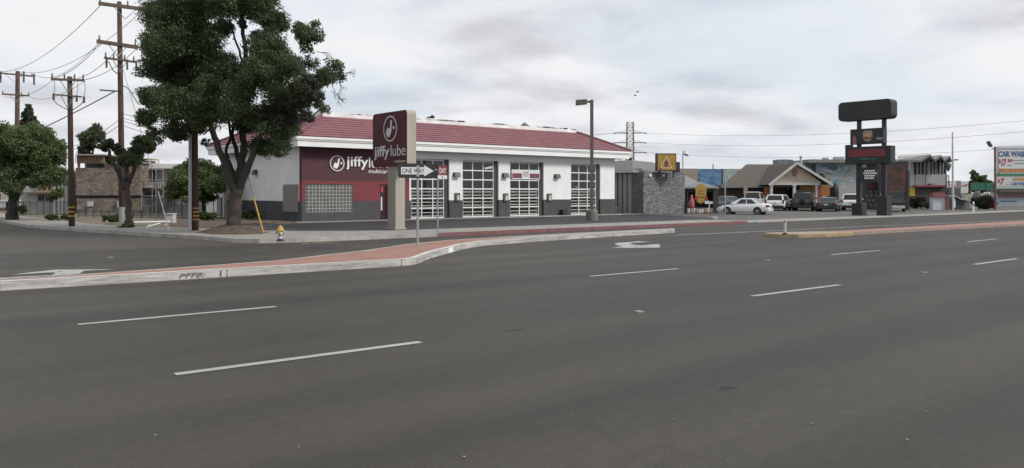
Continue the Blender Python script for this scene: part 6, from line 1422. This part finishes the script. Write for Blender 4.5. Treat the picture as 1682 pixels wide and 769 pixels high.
k=MB(); k.tube([A(1628,240,Zc),A(1630.5,244,Zc),A(1634,246,Zc+.1)],.035,6); k.build('bracket',M_galv,fl)
Ze=92
wb_=thing('car_wash_building','low pale car wash building behind the price sign','building',P0(1670,Ze))
k=MB(); bxc(k,1637,1760,323,341,Ze,Ze+1.5,0); bxc(k,1637,1760,316,322.9,Ze+.3,Ze+1.5,1); k.build('wall',[mat('wash_wall',(.30,.33,.37),.7,.12,1.5),mat('wash_band',(.36,.35,.35),.7)],wb_)
k=MB(); bxc(k,1643,1760,311.5,316,Ze-.5,Ze+1.8); k.build('roof',mat('wash_roof',(.10,.075,.07),.8),wb_)
k=MB(); bxc(k,1642,1760,321.3,323.2,Ze-.2,Ze-.02,0); bxc(k,1643,1670,329.5,331,Ze-.05,Ze-.01,1); k.build('stripe',[MATS['trim_red'],M_blue],wb_)
shrub('red_shrub','small reddish shrub at the foot of the car wash pole',1632,341,75,4,10,leafmat('red_leaf',(.05,.015,.015),(.13,.04,.04)),700,.14,0)
# ---------------------------------------------------------------- lattice tower and its lines
Zt=240; tc_=P0(1035,Zt)
lt=thing('transmission_tower','steel lattice transmission tower far behind the stone building','pylon',tc_)
k=MB(); s=Zt/FPX
def tp_(sx,sy,py,w): p=A(1035,py,Zt); return p+Vector((RT.x,RT.y,0))*(sx*w)+Vector((FW.x,FW.y,0))*(sy*w)
lv=[(316,8.4),(300,8.0),(284,7.6),(268,7.2),(258,6.9),(247,6.7),(237,6.5),(228,6.3),(219,6.2),(210,6.1),(201,6.0)]
for (y0,w0),(y1,w1) in zip(lv[:-1],lv[1:]):
    for sx,sy in ((-1,-1),(1,-1),(1,1),(-1,1)):
        k.tube([tp_(sx,sy,y0,w0*s*.85),tp_(sx,sy,y1,w1*s*.85)],.12,4)
    for (a_,b_) in (((-1,-1),(1,-1)),((1,-1),(1,1)),((1,1),(-1,1)),((-1,1),(-1,-1))):
        k.tube([tp_(*a_,y0,w0*s*.85),tp_(*b_,y1,w1*s*.85)],.055,4); k.tube([tp_(*b_,y0,w0*s*.85),tp_(*a_,y1,w1*s*.85)],.04,4); k.tube([tp_(*a_,y1,w1*s*.85),tp_(*b_,y1,w1*s*.85)],.04,4)
M_tow=mat('tower_steel',(.13,.11,.10),.7)
k.build('lattice',M_tow,lt)
arms=[218.5,234.5,250.5]
for y in arms:
    k=MB()
    for sg in (-1,1):
        e=tp_(sg,0,y,22*s); 
        for sy in (-1,1): k.tube([tp_(sg,sy,y,5.4*s),e],.11,4)
        k.tube([tp_(sg,0,y-5,5.2*s),e],.045,4)
    k.build('crossarm',M_tow,lt)
    k=MB()
    for sg in (-1,1): e=tp_(sg,0,y,22*s); d=Vector((RT.x,RT.y,0))*5.5*s; k.tube([e-d*.0,e+d*(1 if sg>0 else -1)+Vector((0,0,-.15))],.15,5)
    k.build('insulator',M_dark,lt)
for y,(ym,ye) in zip(arms,((222.3,191),(236.5,209),(252,236))):
    a=A(1060,y,Zt); b=A(1760,ye,150); wire(a,b,((Zz(ym,180))*0+2.0),'faint high voltage line drooping across the right sky',.026,'transmission_line','high voltage lines from the lattice tower',24)
for y in arms:
    a=A(1010,y,Zt); b=A(700,y-18,300); wire(a,b,3,'faint high voltage line leaving the lattice tower behind the garage roof',.05,'transmission_line','high voltage lines behind the garage roof',16)
far_tree('cypress','slim dark evergreen at the foot of the lattice tower',1037,120,330,[(1037,262,3.5),(1036,268,4.5),(1037,276,5.5),(1037,285,6)],M_leafD,900,.35)
far_tree('background_tree','dark treetop just showing over the garage ridge',707,75,330,[(703,195,3),(710,194,3.5),(707,199,5),(705,208,7),(710,218,9)],M_leafC,900,.3)
# bird pair
for px,py,lab in ((1043.5,157,'small dark bird flying high right of the lamp post'),(1047.5,151,'smaller bird flying just above the other one')):
    c=A(px,py,60); k=MB(); k.smooth=True; k.ball(c,.05,8,sq=(1,2.4,.9)); 
    for s_ in (-1,1): k.add([c+Vector((0,.06,.01)),c+Vector((0,-.06,.01)),c+Vector((s_*.18,-.03,.06)),c+Vector((s_*.17,.02,.06))],[(0,1,2,3)]); k.add([c+Vector((0,.06,.0)),c+Vector((0,-.06,.0)),c+Vector((s_*.18,-.03,.052)),c+Vector((s_*.17,.02,.052))],[(3,2,1,0)])
    tag(k.build('bird',M_dark),lab,'bird')
# delineator on the nose
q=G(1289.5,385.5,.13); Zn=depth(q)
de=thing('delineator','short white flexible post with an orange reflector on the tan nose','marker post',q); s=Zn/FPX
k=MB(); k.lathe([(.10,0),(.09,.04),(.05,.07)],q,12); k.build('base',M_black,de)
k=MB(); k.lathe([(.042,.06),(.04,Zz(360,Zn)-q.z-.02),(.02,Zz(360,Zn)-q.z)],q,12); k.build('post',mat('post_white',(.55,.54,.52),.5),de)
k=MB(); c=A(1288.5,364.5,Zn-.05); plate(k,ellipse(0,0,2.3*s,2.3*s,14),c,xd,.01); k.build('reflector',mat('reflector_orange',(.42,.20,.03),.3),de)
# ---------------------------------------------------------------- far tree line
cl_=[]
px=-120
while px<1850:
    Z=random.uniform(150,190); r=random.uniform(3.5,7); 
    if not (380<px<980): cl_.append((A(px,random.uniform(312,316)-r*.5,Z),r/FPX*Z))
    px+=r*.9
o=leaves('tree_line',M_leafC,cl_,16000,.7,None,8,.5); tag(o,'dull green belt of far trees along the horizon','trees',None,'stuff')
# ---------------------------------------------------------------- sky, sun, camera
w=bpy.data.worlds.new('World'); bpy.context.scene.world=w; w.use_nodes=True; nt=w.node_tree; L=nt.links
bg=nt.nodes['Background']; bg.inputs['Strength'].default_value=.1
EL,AZ=math.radians(38),math.atan2(.55,-1.0)     # sun direction: ahead of the shop front, to the right
sky=N(nt,'ShaderNodeTexSky'); sky.sky_type='NISHITA'; sky.sun_disc=False; sky.sun_elevation=EL; sky.sun_rotation=AZ; sky.air_density=1.0; sky.dust_density=1.5
tc=N(nt,'ShaderNodeTexCoord'); sx=N(nt,'ShaderNodeSeparateXYZ'); L.new(tc.outputs['Generated'],sx.inputs[0])
ad=N(nt,'ShaderNodeMath',operation='ADD'); L.new(sx.outputs['Z'],ad.inputs[0]); ad.inputs[1].default_value=.20
mxm=N(nt,'ShaderNodeMath',operation='MAXIMUM'); L.new(ad.outputs[0],mxm.inputs[0]); mxm.inputs[1].default_value=.06
dv=N(nt,'ShaderNodeVectorMath',operation='DIVIDE'); L.new(tc.outputs['Generated'],dv.inputs[0])
cb=N(nt,'ShaderNodeCombineXYZ'); L.new(mxm.outputs[0],cb.inputs[0]); L.new(mxm.outputs[0],cb.inputs[1]); cb.inputs[2].default_value=1; L.new(cb.outputs[0],dv.inputs[1])
def cn(scale,detail,rough,loc,dist=.3,rz=HEAD,sc=(1,1,0)):
    mp=N(nt,'ShaderNodeMapping'); mp.inputs['Location'].default_value=loc; mp.inputs['Rotation'].default_value=(0,0,-rz); mp.inputs['Scale'].default_value=sc; L.new(dv.outputs[0],mp.inputs['Vector'])
    n=N(nt,'ShaderNodeTexNoise',Scale=scale,Detail=detail,Roughness=rough,Distortion=dist); L.new(mp.outputs['Vector'],n.inputs['Vector']); return n.outputs['Fac']
n1=cn(2.0,9,.52,(-2.2,-9.7,0)); n2=cn(.85,5,.5,(-9.1,5.2,0)); 
tone=N(nt,'ShaderNodeMath',operation='MULTIPLY_ADD'); L.new(n2,tone.inputs[0]); tone.inputs[1].default_value=.5
h=N(nt,'ShaderNodeMath',operation='MULTIPLY'); L.new(n1,h.inputs[0]); h.inputs[1].default_value=.6; L.new(h.outputs[0],tone.inputs[2])
cr=ramp(nt,[(.40,(5.9,5.97,6.4)),(.47,(6.7,6.8,7.25)),(.53,(7.9,8.03,8.4)),(.60,(8.9,9.0,9.2))]); L.new(tone.outputs[0],cr.inputs['Fac'])
n3=cn(.95,6,.5,(2.3,-3.1,0)); 
hm=ramp(nt,[(.47,(0,0,0)),(.63,(1,1,1))]); L.new(n3,hm.inputs['Fac'])
hm2=N(nt,'ShaderNodeMath',operation='MULTIPLY'); hm2.inputs[1].default_value=.42; L.new(hm.outputs['Color'],hm2.inputs[0])
bl=N(nt,'ShaderNodeMix',data_type='RGBA'); bl.inputs['Factor'].default_value=.8; L.new(sky.outputs['Color'],bl.inputs['A']); bl.inputs['B'].default_value=(6.3,7.75,9.0,1)
mx=N(nt,'ShaderNodeMix',data_type='RGBA'); L.new(hm2.outputs[0],mx.inputs['Factor']); L.new(cr.outputs['Color'],mx.inputs['A']); L.new(bl.outputs['Result'],mx.inputs['B'])
L.new(mx.outputs['Result'],bg.inputs['Color'])
ld=bpy.data.lights.new('sun','SUN'); ld.energy=2.8; ld.angle=math.radians(14); ld.color=(1,.96,.9)
so_=bpy.data.objects.new('sun',ld); C.objects.link(so_)
d=Vector((math.sin(AZ)*math.cos(EL),math.cos(AZ)*math.cos(EL),math.sin(EL))); so_.rotation_euler=(-d).to_track_quat('-Z','Y').to_euler(); so_.location=d*50
cd=bpy.data.cameras.new('camera'); cam=bpy.data.objects.new('camera',cd); C.objects.link(cam)
cd.sensor_fit='HORIZONTAL'; cd.sensor_width=36; cd.lens=FPX/1682*36; cd.shift_x=0; cd.shift_y=-(384.5-HY)/1682
cd.clip_start=.1; cd.clip_end=4000
cam.location=(0,0,HC); cam.rotation_euler=(PI/2,0,HEAD)
S=bpy.context.scene; S.camera=cam
S.view_settings.view_transform='Standard'; S.view_settings.look='None'; S.view_settings.exposure=0; S.view_settings.gamma=1
S.render.engine='CYCLES'; S.cycles.use_denoising=True; S.cycles.max_bounces=6; S.cycles.transparent_max_bounces=12
